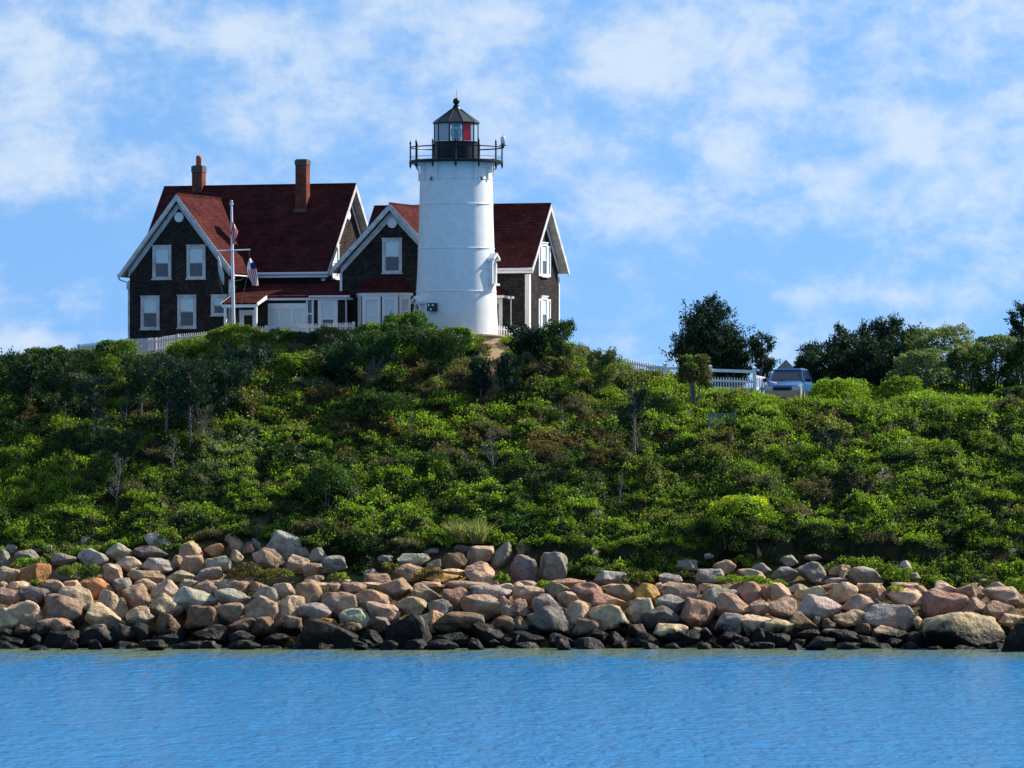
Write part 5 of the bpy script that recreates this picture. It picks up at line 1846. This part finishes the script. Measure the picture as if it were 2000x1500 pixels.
UPPER = R4(0, 1000, "80 295 110 80 -20 G;20 380 100 150 G;215 360 210 110 5 G;270 300 120 50 G;370 295 80 60 G;495 370 190 80 G;670 240 90 80 G;725 365 240 110 8 W;930 315 210 110 12 W;1170 325 300 100 5 D;1255 260 270 115 38 W;1440 180 100 110 30 G;1475 330 200 150 -20 T;1000 415 220 100 5 T;1235 425 270 110 W;1675 310 150 110 O;1820 260 160 160 -20 T;1690 405 230 100 W;1495 430 180 150 P;1940 290 100 90 P;245 480 290 130 O;525 485 210 110 G;60 500 170 110 10 T;880 480 190 120 25 T;1140 505 290 95 10 T;1405 510 230 90 T;1630 495 230 90 -10 G;1390 390 120 90 P;1850 345 110 70 20 T") + \
    R4(500, 1000, "230 280 290 180 20 W;90 370 250 130 20 P;365 320 110 70 -10 G;330 405 180 120 T;480 345 160 110 G;440 450 150 90 -30 P;600 410 220 110 G;1230 375 250 100 -10 W;1370 305 120 50 G;1010 375 120 60 G;1620 300 160 70 D;1750 345 210 130 5 T;1550 390 200 120 10 B;1920 350 130 200 35 G;1750 450 230 100 10 T;1770 530 280 110 22 T;1210 475 260 110 P;1460 520 300 80 5 Y;1540 480 200 60 T;960 530 230 70 P;900 480 120 60 G;450 525 150 50 T;670 540 140 30 T;1395 420 120 80 P;0 260 80 90 G;10 150 60 60 G") + \
    R4(1000, 1000, "100 275 150 110 T;90 450 200 210 -10 G;320 430 250 200 -25 G;30 190 60 80 G;770 520 250 110 W;1240 530 180 80 G;1370 420 170 70 G;1560 505 250 90 G;1660 430 180 90 T;1870 490 220 70 10 T;1900 315 110 80 T;1540 350 70 40 G;1950 450 150 80 G;430 560 280 60 P;100 575 200 60 G") + \
    R4(1500, 1000, "130 490 200 100 G;340 470 240 130 15 G;560 455 170 70 P;770 510 270 120 10 G;530 540 170 40 W;1070 430 120 80 W;1130 510 130 60 G;170 380 130 70 G;1690 540 80 30 G;590 480 60 60 T;350 355 140 40 G;40 290 80 40 G")
LOWER = R4(0, 1000, "150 590 200 80 T;430 600 200 110 P;560 570 140 60 T;770 605 270 130 15 O;960 590 160 120 G;1150 580 190 90 10 P;1300 630 240 160 T;1470 570 150 70 G;1600 610 200 120 P;1740 550 220 40 T;1750 605 150 60 G;1860 600 170 100 P;1990 590 100 80 P;20 590 100 80 P;70 660 200 110 P;270 660 260 120 10 D;600 690 320 170 20 T;880 730 250 160 20 T;1070 680 210 180 -10 P;1510 700 360 150 15 W;1810 690 280 140 10 G;60 850 190 170 15 T;190 810 320 190 25 T;490 780 330 200 10 P;1290 760 260 170 25 T;830 840 320 160 20 T;1090 820 230 140 T;1570 830 280 160 B;1790 790 210 140 10 P;1980 770 130 140 P;430 920 310 150 P;170 950 160 110 B;750 915 170 60 P;1330 910 240 160 20 B;1900 900 220 110 B;30 960 150 80 K;80 1020 200 80 K;265 1010 130 90 K;470 1000 300 110 K;760 990 330 140 K;950 980 200 150 20 K;1090 955 190 140 K;1290 1010 200 90 K;1640 970 250 140 K;1550 1030 150 60 K;1890 1000 220 110 K;1230 1035 180 50 K;1690 1050 90 35 W") + \
    R4(500, 1000, "540 570 240 30 T;870 570 260 35 T;40 590 110 60 P;210 620 190 110 T;430 650 270 180 25 P;610 610 110 90 P;760 605 210 90 P;1080 610 270 140 -10 P;1350 570 190 40 T;1650 580 340 70 P;1940 610 150 90 10 T;560 630 60 70 B;80 660 190 120 G;1330 650 230 130 15 P;890 690 320 140 10 P;660 730 310 180 15 P;1550 670 200 150 20 R;1830 640 330 110 G;240 745 260 150 T;60 790 270 190 20 P;450 790 320 130 G;1210 730 240 120 5 T;990 790 260 120 10 T;1440 760 190 120 10 G;1760 755 320 180 12 P;1950 760 130 150 10 P;780 840 250 140 W;250 890 230 130 B;50 900 180 130 B;550 880 170 80 10 O;660 890 50 40 B;750 920 160 100 B;980 890 180 110 15 B;1350 860 220 150 10 T;1600 870 410 140 5 B;1940 880 200 110 B;180 1020 250 110 K;900 980 180 100 K;1510 1010 290 110 K;1800 970 250 150 15 K;1210 1030 170 80 K;850 1020 150 60 K;1850 1030 110 60 B;1700 1020 120 60 K;950 1050 110 30 W;1100 1045 110 40 K;300 1050 110 30 G;1960 1020 100 60 K") + \
    R4(1000, 1000, "40 600 150 90 T;130 650 250 130 -15 T;360 625 230 110 10 P;610 640 260 140 5 P;850 630 220 110 P;800 580 200 30 T;1060 640 250 130 5 Y;1150 590 70 60 T;1320 640 280 130 5 P;1310 580 260 60 T;1560 600 200 60 5 T;1600 670 330 130 -20 G;1850 630 200 150 10 P;1980 640 80 100 P;450 690 200 110 15 P;50 770 190 150 10 P;770 715 290 120 5 P;1240 735 240 140 G;280 750 290 160 20 G;1010 780 210 180 -15 T;1740 750 290 160 15 P;1930 770 160 130 T;520 800 190 160 -10 T;770 840 340 180 10 T;1450 810 290 230 R;1160 830 300 150 -10 D;1700 880 250 150 -10 G;310 870 400 190 18 D;1900 890 260 140 10 T;60 880 130 100 B;590 910 250 120 B;980 930 150 90 B;1240 950 270 120 5 T;1450 950 130 80 B;110 1000 270 110 K;380 1010 180 100 K;440 1030 100 60 G;660 990 200 120 K;800 990 150 90 K;1060 1010 200 100 15 K;960 1030 120 60 D;1370 990 220 110 K;1520 960 90 90 D;1260 1045 130 40 K;1700 1000 200 100 K;1770 1030 200 80 K;1930 990 160 130 K;870 1040 80 40 W;1610 1057 80 25 W;30 1010 100 80 K") + \
    R4(1500, 1000, "90 640 200 130 10 T;230 600 170 60 T;330 640 250 110 T;520 590 230 50 5 T;580 650 250 140 -25 T;810 600 230 70 T;840 660 190 80 -20 R;1070 575 230 35 T;1170 610 210 60 10 P;1400 610 200 100 10 T;1580 640 230 120 -20 P;1780 580 160 50 T;1840 660 330 120 5 T;1070 680 370 130 5 T;100 760 240 160 10 P;390 780 340 190 12 W;700 740 260 150 -5 T;860 750 80 120 D;1370 740 340 200 10 R;1610 750 190 130 -15 P;1940 710 200 60 B;1810 790 270 140 10 P;640 850 250 140 10 P;950 840 430 200 -5 G;1900 850 200 90 T;1660 855 260 80 5 T;290 890 250 140 20 B;1170 870 70 90 T;90 930 250 150 T;480 890 100 90 B;30 850 90 60 B;960 960 280 110 5 T;750 920 150 80 B;540 950 220 60 T;380 860 60 80 B;20 1010 100 110 K;310 970 180 90 K;240 1030 120 60 D;400 1020 160 80 K;620 1000 300 120 15 K;760 1020 200 100 20 K;980 1030 160 70 K;1150 1020 220 120 25 K;1370 1045 140 50 K;1540 1030 200 60 20 K;1750 1040 130 50 K;840 990 90 90 20 D;100 1010 150 100 K")


def make_rocks():
    w = empty('stone_seawall', (0, 231, 0), label='seawall of piled tan and pink boulders along the waterline', cat='seawall')
    for r in LOWER:
        rock(w, *r)
    for i in range(0, 299 - len(LOWER), 3):      # small stones lying in the edge of the water
        px = 10 + 1980 * (i + RS.rand()) / (299 - len(LOWER))
        rock(w, px, RS.uniform(1259, 1272), RS.uniform(26, 64), RS.uniform(14, 26), RS.normal(0, 8), ['K', 'K', 'D', 'W', 'G'][RS.randint(5)], D=RS.uniform(227.2, 229.4))
    u = empty('boulder_bank', (0, 237, 3), label='upper bank of loose pale boulders between the seawall and the scrub', cat='boulder bank')
    for r in UPPER:
        rock(u, *r)
    # the wall goes on outside the frame; small rubble fills its gaps: one mass
    mb_v, mb_f, off = [], [], 0
    base = []
    for me in ROCKS[:6]:
        bm = bmesh.new(); bm.from_mesh(me)
        bm.free()
    sm = []
    for i in range(5):
        bm = bmesh.new(); bmesh.ops.create_icosphere(bm, subdivisions=2, radius=1)
        for v in bm.verts:
            v.co *= 1 + .28 * mnoise.noise(v.co * 1.3 + Vector((i * 5.1, 2, 1)))
        sm.append((np.array([v.co[:] for v in bm.verts]), np.array([[q.index for q in f.verts] for f in bm.faces])))
        bm.free()
    V, Fc = [], []
    def put(x, y, z, sx, sy, sz):
        nonlocal off
        c, f = sm[RS.randint(5)]
        a = RS.rand() * 6.28
        R_ = np.array([[math.cos(a), -math.sin(a), 0], [math.sin(a), math.cos(a), 0], [0, 0, 1]])
        V.append((c @ R_) * np.array([sx, sy, sz]) + np.array([x, y, z])); Fc.append(f + off); off += len(c)
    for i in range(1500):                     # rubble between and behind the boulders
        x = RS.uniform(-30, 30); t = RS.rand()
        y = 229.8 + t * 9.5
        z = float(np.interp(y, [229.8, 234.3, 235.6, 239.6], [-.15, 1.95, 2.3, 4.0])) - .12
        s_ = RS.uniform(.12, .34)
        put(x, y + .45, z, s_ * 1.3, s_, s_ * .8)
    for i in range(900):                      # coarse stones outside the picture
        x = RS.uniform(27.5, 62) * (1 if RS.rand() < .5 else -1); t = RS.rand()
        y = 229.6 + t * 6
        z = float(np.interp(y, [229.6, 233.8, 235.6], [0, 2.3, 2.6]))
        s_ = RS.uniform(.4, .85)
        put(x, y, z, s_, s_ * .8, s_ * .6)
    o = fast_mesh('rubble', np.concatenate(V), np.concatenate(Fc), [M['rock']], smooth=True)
    o.color = (.12, .09, .065, 1)  # stones darkened so the gaps between boulders read as shade
    tag(o, 'small stones wedged between the boulders, coloured dark for the shade in the gaps', None, kind='stuff')
    # the big black boulders that stand in the water
    def slabrock(pts_front, D, depth, label, col, back=None):
        m = MB()
        fr = [at(px, py, D) for px, py in pts_front]
        c = sum(fr, Vector()) / len(fr)
        bk = [c + (p - c) * .82 + Vector((depth * .25, depth, -.05)) for p in fr]
        n = len(fr)
        m.add(fr + bk, [tuple(range(n)), tuple(range(n, 2 * n))[::-1]] + [(i, (i + 1) % n, n + (i + 1) % n, n + i) for i in range(n)])
        o = m.build('boulder', M['rock'])
        bm = bmesh.new(); bm.from_mesh(o.data)
        bmesh.ops.triangulate(bm, faces=bm.faces)
        bmesh.ops.subdivide_edges(bm, edges=bm.edges, cuts=5, use_grid_fill=True)
        bmesh.ops.triangulate(bm, faces=bm.faces)
        bmesh.ops.smooth_vert(bm, verts=bm.verts, factor=.5, use_axis_x=True, use_axis_y=True, use_axis_z=True)
        for v in bm.verts:
            v.co += v.normal * (mnoise.noise(v.co * 1.2) * .10 + mnoise.noise(v.co * 4) * .03)
        ctr = c.copy(); ctr.z = 0
        for v in bm.verts: v.co -= ctr
        bm.to_mesh(o.data); bm.free()
        o.data.polygons.foreach_set("use_smooth", [True] * len(o.data.polygons))
        o.location = ctr
        o.color = (*col, 1)
        tag(o, label, 'boulder')
        return o
    slabrock([(590, 1285), (590, 1208), (604, 1206), (655, 1224), (690, 1243), (692, 1262), (688, 1285)], 228.6, 1.6, 'black slab boulder with a square left edge at the foot of the seawall', (.055, .042, .026))
    slabrock([(742, 1285), (752, 1222), (778, 1212), (805, 1196), (818, 1212), (829, 1240), (832, 1285)], 228.4, 1.8, 'peaked black boulder rising above its neighbours at the waterline', (.020, .018, .016))
    slabrock([(1945, 1300), (1958, 1252), (1985, 1216), (2030, 1213), (2060, 1240), (2070, 1300)], 226.0, 2.6, 'large black boulder in the water at the right end of the seawall', (.030, .027, .024))
    b = rock(None, 1885, 1238, 160, 66, 4, 'T', D=229.0, name='boulder', dep=1.3)
    tag(b, 'long tan boulder with a black foot beside the large boulder at the right end', 'boulder')


make_rocks()


# ------------------------------------------------------------------ grass tufts and plants between the rocks
def grass_tuft(px, py, h, w, label, n=260, cols=('tan', 'grey', 'grey', 'olive')):
    b = base_at(px, py)
    D = b.y - .4
    e = empty('grass_tuft', (b.x, D, b.z), label=label, cat='grass tuft')
    a = RS.rand(n) * 6.283; lean = RS.rand(n) ** .7 * .75
    ln = h * D / F * (.6 + .5 * RS.rand(n))
    wv = w * D / F / 2
    p0 = np.stack([RS.normal(0, wv * .25, n), RS.normal(0, wv * .25, n), np.zeros(n)], 1)
    d = np.stack([np.cos(a) * lean, np.sin(a) * lean, np.ones(n)], 1); d = unit(d)
    mid = p0 + d * (ln * .55)[:, None]
    tip = p0 + d * ln[:, None] + np.stack([np.cos(a), np.sin(a), -np.ones(n) * .5], 1) * (ln * lean * .35)[:, None]
    s = unit(np.cross(d, RS.normal(size=(n, 3)))) * .012
    V = np.stack([p0 - s, p0 + s, mid + s, mid - s, mid + s, mid - s, tip - s * .2, tip + s * .2], 1).reshape(-1, 3)
    Fq = np.arange(n * 8).reshape(n * 2, 4)
    C = np.array([SPEC[c] for c in cols])[RS.randint(len(cols), size=n)] * np.exp(RS.normal(0, .2, size=(n, 1))) * 1.25
    fast_mesh('blades', V, Fq, [M['leaf']], np.repeat(C, 8, 0), parent=e)


grass_tuft(893, 1060, 50, 50, 'pale beach grass tuft above the boulders, left of two')
grass_tuft(936, 1062, 54, 50, 'pale beach grass tuft above the boulders, right of two')


def ground_plant(px, py, wpx, hpx, specs, label, n=2600, D=None):
    D = D or rock_depth(py) - .55
    c = at(px, py, D)
    w, h = wpx * D / F / 2, hpx * D / F / 2
    e = empty('low_plant', (c.x, c.y, c.z - h), label=label, cat='plant')
    bl = []
    for i in range(8):
        t = (i + .5) / 8 * 2 - 1
        bl.append(((t * w * .8, RS.normal(0, .12), h * (.7 + .25 * RS.normal())), (w * .28, w * .25 + .15, h * .8 * (1 - .4 * t * t))))
    v, f, cc = blob_leaves(bl, n, .085, specs[0], mix=specs, shell=.4)
    fast_mesh('leaves', v, f, [M['leaf']], cc, parent=e)
    stems_mb((0, 0, -.1), [(b[0][0] * .9, b[0][1], b[0][2]) for b in bl], .02).build('stems', M['bark'], e)


ground_plant(505, 1117, 140, 36, ['olive', 'brown', 'olive', 'rust'], 'wide brownish green mat of leaves lying over the boulders', 4200)
ground_plant(762, 1105, 34, 24, ['rust', 'olive'], 'small rust coloured plant above the seawall left of the yellow stone', 1000)
ground_plant(838, 1119, 60, 26, ['rust', 'tan', 'rust'], 'orange brown plant growing beside the yellow stone', 1500)
ground_plant(660, 1124, 46, 18, ['lime', 'olive'], 'low green patch of leaves on top of the wall between pale stones', 900)
ground_plant(1255, 1127, 50, 26, ['rust', 'olive', 'green'], 'rust and green plant on the wall top near the white stone', 1300)
ground_plant(1445, 1131, 100, 20, ['lime', 'green'], 'bright green creeping plant on top of the seawall right of centre', 1900)
ground_plant(1510, 1139, 60, 20, ['lime', 'green'], 'bright green leaves spilling over the wall top beside two tan stones', 1100)
ground_plant(1753, 1122, 60, 40, ['green', 'lime'], 'upright green weed cluster on the wall near its right third', 1500)
ground_plant(1747, 1150, 36, 14, ['lime'], 'tiny bright green tuft hanging between stones of the wall', 500)
ground_plant(980, 1128, 34, 20, ['green', 'strong'], 'small green plant between two grey boulders above the wall', 800)
ground_plant(1062, 1138, 30, 20, ['lime', 'green'], 'small light green plant under the large grey boulder', 700)
ground_plant(75, 1139, 34, 16, ['olive', 'lime'], 'small olive patch on the wall top at its left end', 600)
ground_plant(155, 1112, 90, 40, ['dark', 'olive', 'green'], 'dark green vine spreading between the boulders at the left', 2400)
ground_plant(60, 1098, 80, 26, ['mid', 'green'], 'green vine behind the orange boulder at the left', 1500)
ground_plant(1995, 1138, 60, 34, ['green', 'lime'], 'green leaves reaching over the wall at the right edge', 1500)
ground_plant(1895, 1143, 40, 18, ['green', 'dark'], 'little green plant on the wall top near the right edge', 700)


# ------------------------------------------------------------------ shrubs and trees that stand out
bush('shrub', 18, 692, 850, 120, 256, 'dark', 'dark green shrub at the left edge of the picture', n=9000)
bush('shrub', 88, 676, 850, 110, 256.5, 'dark', 'dark shrub second from the left edge on the crest', n=9000, mix=['dark', 'deep', 'mid'])
bush('shrub', 148, 684, 840, 100, 256, 'teal', 'blue green shrub below the left end of the picket fence', n=8000, mix=['teal', 'dark'])
bush('shrub', 222, 664, 850, 120, 255.5, 'strong', 'tall bright topped shrub just left of the house corner', n=11000, mix=['strong', 'mid', 'green'])
bush('shrub', 300, 692, 850, 110, 253, 'mid', 'green shrub under the picket fence and the left house', n=9000, mix=['mid', 'strong', 'teal'])
bush('shrub', 372, 664, 780, 110, 257, 'olive', 'olive shrub in front of the second ground floor window', n=9000, mix=['olive', 'strong', 'mid'])
bush('shrub', 418, 690, 800, 90, 255, 'grey', 'silvery green shrub below the flagpole', n=8000, mix=['grey', 'olive', 'teal'])
bush('shrub', 396, 735, 850, 150, 251.5, 'dark', 'broad dark thicket shrub above the bare trunks', n=12000, mix=['dark', 'teal', 'mid'])
bush('shrub', 458, 638, 740, 130, 258.5, 'olive', 'yellow green shrub at the foot of the flagpole', n=11000, mix=['olive', 'lime', 'olive'])
bush('shrub', 533, 657, 740, 100, 258, 'olive', 'yellow green shrub before the white porch windows', n=8500, mix=['olive', 'green'])
bush('shrub', 592, 648, 720, 90, 257, 'teal', 'dark blue green shrub between two olive ones before the porch', n=7000, mix=['teal', 'dark'])
bush('shrub', 652, 651, 730, 110, 258, 'olive', 'olive shrub below the white fence left of the bay window', n=9000, mix=['olive', 'grey'])
bush('shrub', 738, 626, 760, 120, 255.5, 'strong', 'dark green shrub in front of the bay window', n=11000, mix=['strong', 'dark', 'mid'])
bush('shrub', 800, 609, 760, 130, 256.5, 'strong', 'tallest rounded green shrub, left of the tower foot', n=14000, mix=['strong', 'strong', 'mid'])
bush('shrub', 868, 640, 740, 110, 255.5, 'strong', 'green shrub against the foot of the lighthouse', n=10000, mix=['strong', 'mid'])
bush('shrub', 903, 638, 745, 56, 255, 'green', 'green shrub with a pointed top hiding the tower base', n=8000, mix=['strong', 'green'])
bush('shrub', 585, 690, 800, 120, 253, 'lime', 'yellow green shrub with rusty leaves in the middle of the slope top', n=10000, mix=['lime', 'olive', 'rust', 'brown'])
bush('shrub', 738, 768, 812, 150, 248.5, 'deep', 'low very dark shrub in the hollow below the bay window', n=8000, mix=['deep', 'dark'])
bush('vine_mound', 1356, 690, 765, 80, 250.5, 'dark', 'dark pillar of vines beside the white rail fence', n=9000, mix=['dark', 'olive', 'dark', 'brown'], cat='shrub')
bush('shrub', 1830, 634, 760, 170, 259, 'grey', 'tall grey green shrub of the right hand thicket', n=20000, mix=['grey', 'grey', 'dark'])
bush('shrub', 1800, 678, 775, 150, 255.5, 'grey', 'rounded silvery shrub in front of the right hand thicket', n=17000, mix=['grey', 'grey', 'dark'])
bush('shrub', 1890, 665, 790, 120, 255.5, 'olive', 'olive shrub between the silvery ones at the right', n=13000, mix=['grey', 'grey', 'dark'])
bush('shrub', 1945, 650, 800, 120, 257, 'olive', 'grey green shrub near the right edge below the lone pine', n=14000, mix=['grey', 'dark', 'grey'])
bush('shrub', 1995, 655, 800, 90, 256, 'grey', 'pale shrub cut by the right edge of the picture', n=12000, mix=['grey', 'dark'])
bush('shrub', 1975, 755, 850, 90, 251, 'dark', 'dark shrub at the right edge below the thicket', n=8000, mix=['dark', 'deep'])
bush('shrub', 1760, 735, 790, 110, 252.5, 'mid', 'low dark green shrub before the silvery thicket', n=7000, mix=['mid', 'dark', 'green'])
bush('shrub', 1640, 740, 786, 130, 252, 'lime', 'low lime green shrub right of the parked car', n=9000, mix=['lime', 'green'])
bush('flowering_shrub', 1452, 966, 1030, 150, base_at(1452, 1030).y - .5, 'yellow', 'bright yellow green flowering bush low on the right slope', n=9000, mix=['yellow', 'lime', 'yellow', 'green'], size=.085)
bush('shrub', 1425, 1010, 1085, 110, base_at(1425, 1085).y - .3, 'deep', 'dark shaded shrub beneath the yellow bush', n=7000, mix=['deep', 'dark', 'mid'])
bush('shrub', 640, 905, 980, 120, base_at(640, 985).y - .6, 'deep', 'dark glossy shrub in the middle of the left slope', n=9000, mix=['deep', 'strong', 'dark'])
bush('shrub', 700, 1040, 1118, 110, base_at(700, 1100).y, 'deep', 'dark twiggy shrub hanging over the boulders left of centre', n=9000, mix=['deep', 'twig', 'dark'])
bush('shrub', 1090, 695, 780, 70, 252, 'twig', 'brown twiggy shrub under the two small cedars', n=5000, mix=['twig', 'brown', 'olive'])

cedar('cedar', 1385, 572, 716, 188, 261, 'large dark cedar standing alone on the skyline right of centre', n=34000, nbr=80, crown0=.02)
cedar('cedar', 1365, 590, 716, 110, 260.4, 'second leader of the big dark cedar, leaning left of its top', n=11000, nbr=40, crown0=.03)
cedar('cedar', 1432, 652, 720, 58, 260, 'lower dark cedar against the right flank of the big one', n=9000, nbr=34, crown0=.03, shape='round')
cedar('small_cedar', 1488, 648, 730, 56, 258, 'small cedar with a bare thin trunk right of the big one', n=4500, nbr=22, crown0=.38, shape='round')
for a in ((1585, 668, 72, 262, 'leftmost dark cedar of the row behind the parked car', 8000, 'round'), (1638, 626, 92, 263, 'cedar with a thin spire second in the row behind the car', 11000, 'cone'),
          (1685, 628, 100, 262, 'cedar with a pointed top in the middle of the dark row', 12000, 'cone'), (1748, 618, 110, 263, 'tall broad cedar at the right of the dark row', 14000, 'round'),
          (1782, 640, 70, 264, 'cedar partly hidden behind the grey green thicket', 7000, 'cone'), (1610, 690, 90, 259.5, 'lowest dark cedar just right of the parked car', 9000, 'round'),
          (1715, 670, 120, 259.5, 'dark cedar in front of the middle of the row', 12000, 'round')):
    cedar('cedar', a[0], a[1], 745, a[2], a[3], a[4], n=a[5], nbr=40, crown0=.03, shape=a[6], group=None)
cedar('pine', 1998, 588, 720, 62, 262, 'lone dark pine cut by the right edge of the picture', n=6000, nbr=26, crown0=.25, shape='flat')
cedar('small_cedar', 1096, 630, 745, 76, 253, 'ragged small cedar right of the tower before the shingle gable', n=5200, nbr=26, crown0=.25, shape='flat', spec='dark')
cedar('small_cedar', 1036, 648, 750, 84, 253.5, 'dark spreading cedar beside the sand at the tower foot', n=7500, nbr=28, crown0=.2, shape='flat')
cedar('small_cedar', 1175, 690, 760, 64, 252, 'low windblown cedar below the descending picket fence', n=3800, nbr=20, crown0=.3, shape='flat', spec='dark', mix=['dark', 'olive'])
cedar('pine', 856, 664, 780, 130, 252, 'dark spreading pine with a bare trunk below the tower foot', n=9500, nbr=28, crown0=.45, shape='flat', spec='dark')
cedar('small_pine', 940, 708, 790, 66, 251, 'small pine with pale bare trunk right of the larger one', n=4200, nbr=22, crown0=.35, shape='flat')
cedar('small_pine', 500, 700, 790, 110, 253.5, 'dark blue green pine among the olive shrubs', n=6000, nbr=26, crown0=.2, shape='round', mix=['teal', 'cedar', 'grey'])
cedar('pine', 184, 735, 885, 90, base_at(184, 880).y, 'thin pine with a tall bare trunk on the left slope', n=4200, nbr=24, crown0=.5, shape='flat', mix=['teal', 'dark', 'twig'])
cedar('pine', 372, 715, 900, 120, base_at(372, 905).y, 'dark pine with a grey forked trunk on the left slope', n=7000, nbr=30, crown0=.5, shape='flat')
cedar('pine', 275, 700, 870, 90, base_at(275, 870).y + 1.2, 'dark pine left of the forked one', n=5000, nbr=26, crown0=.45, shape='flat', mix=['teal', 'dark'])
cedar('thin_pine', 1240, 765, 905, 70, base_at(1238, 905).y, 'slender dark pine with a bare trunk in the middle slope', n=1700, nbr=14, crown0=.72, shape='flat')
cedar('thin_pine', 1620, 845, 905, 46, base_at(1618, 905).y, 'tiny dark pine on the right slope', n=900, nbr=10, crown0=.4, shape='flat')
cedar('small_pine', 240, 858, 925, 80, base_at(236, 930).y, 'small blue green pine above the dead trunk at left', n=2600, nbr=16, crown0=.5, shape='flat', mix=['teal', 'dark'])

cedar('pine', 742, 662, 790, 110, 252.5, 'dark ragged pine before the bay window with its trunk bare', n=7000, nbr=26, crown0=.4, shape='flat', mix=['dark', 'strong', 'teal'])
cedar('pine', 668, 690, 790, 90, 252.8, 'ragged blue green pine left of the dark hollow', n=5000, nbr=24, crown0=.35, shape='flat', mix=['teal', 'dark'])
cedar('pine', 1000, 700, 775, 70, 250.5, 'low dark pine under the spreading cedar by the sand', n=3600, nbr=20, crown0=.3, shape='flat')
cedar('cedar', 1662, 650, 745, 80, 261, 'short cedar filling the dark row behind the car', n=8000, nbr=34, crown0=.03, shape='round')
cedar('cedar', 1566, 690, 745, 50, 260, 'smallest cedar at the left end of the dark row', n=3600, nbr=22, crown0=.03, shape='cone')
cedar('pine', 325, 705, 880, 100, base_at(325, 878).y, 'dark pine with twin trunks between the two other dark pines', n=6000, nbr=28, crown0=.45, shape='flat', mix=['dark', 'teal', 'cedar'])
cedar('pine', 440, 712, 830, 110, base_at(440, 835).y, 'dark low pine at the right end of the left thicket', n=7000, nbr=28, crown0=.35, shape='round', mix=['cedar', 'teal'])
cedar('pine', 128, 700, 830, 110, base_at(128, 835).y, 'dark round pine at the left of the thicket', n=8000, nbr=30, crown0=.25, shape='round', mix=['cedar', 'dark'])
cedar('pine', 60, 700, 810, 110, base_at(60, 815).y, 'dark round pine behind the thin green stake', n=8000, nbr=30, crown0=.2, shape='round', mix=['cedar', 'dark'])
bare_tree('dead_tree', 230, 895, 1002, 50, 'bare dead tree with a straight grey trunk on the left slope', tuft=('twig', 120, .4))
bare_tree('dead_tree', 341, 858, 948, 34, 'dead tree with twin bare stems left of the silvery shrub', tuft=('olive', 80, .5))
bare_tree('dead_tree', 200, 800, 880, 40, 'pale bare sapling right of the tall pine trunk', n=16)
bare_tree('dead_tree', 398, 800, 890, 70, 'broad leafless grey tree under the dark thicket', n=26)
bare_tree('dead_tree', 962, 842, 935, 44, 'thin leafless tree in the centre of the slope')
bare_tree('dead_tree', 1210, 935, 1005, 26, 'pale dead snag low in the middle slope', n=12)
bare_tree('dead_tree', 805, 815, 872, 26, 'short pale snag under the dark hollow', n=12)
bare_tree('dead_tree', 248, 765, 850, 50, 'bare pale limbs showing through the left thicket', n=16)
bare_tree('dead_tree', 735, 715, 775, 60, 'tangle of bare grey branches below the bay window', n=22, tuft=('twig', 200, .3))
bare_tree('dead_tree', 1245, 810, 895, 40, 'leafless bush beside the slender pine trunk', n=18, tuft=('rust', 100, .3))
bare_tree('dead_tree', 1330, 660, 716, 20, 'faint leafless sapling left of the vine mound', n=8)
bare_tree('wooden_post_tree', 33, 755, 820, 6, 'straight thin green stem at the far left', n=2) if False else None


def stake():
    b = base_at(34, 822)
    e = tag(MB().tube([(0, 0, -.3), (.02, 0, zpx(748, b.y) - b.z)], [.045, .035], 8).build('stake', M['greenwood'], None, 60, tuple(b)), 'thin green weathered stake standing in the scrub at the far left', 'stake')


M['greenwood'] = mat('green_weathered_wood', (.09, .11, .04), .9)
stake()


GROUPS = {'shrub': 'shrubs on the bluff', 'cedar': 'dark cedars on the right skyline', 'small_cedar': 'small cedars near the crest',
          'pine': 'ragged pines on the bluff', 'small_pine': 'ragged pines on the bluff', 'thin_pine': 'ragged pines on the bluff',
          'dead_tree': 'leafless trees on the slope', 'low_plant': 'plants growing among the boulders', 'grass_tuft': 'grass tufts above the boulders',
          'boulder': 'big boulders standing at the waterline', 'flag': 'flags on the flagpole', 'pennant': 'flags on the flagpole',
          'picket_fence': 'white picket fences on the crest', 'shingle_house': 'shingled keeper houses'}
for o in list(COL.objects):
    k = o.name.split('.')[0]
    if o.parent is None and 'category' in o and k in GROUPS:
        o['group'] = GROUPS[k]
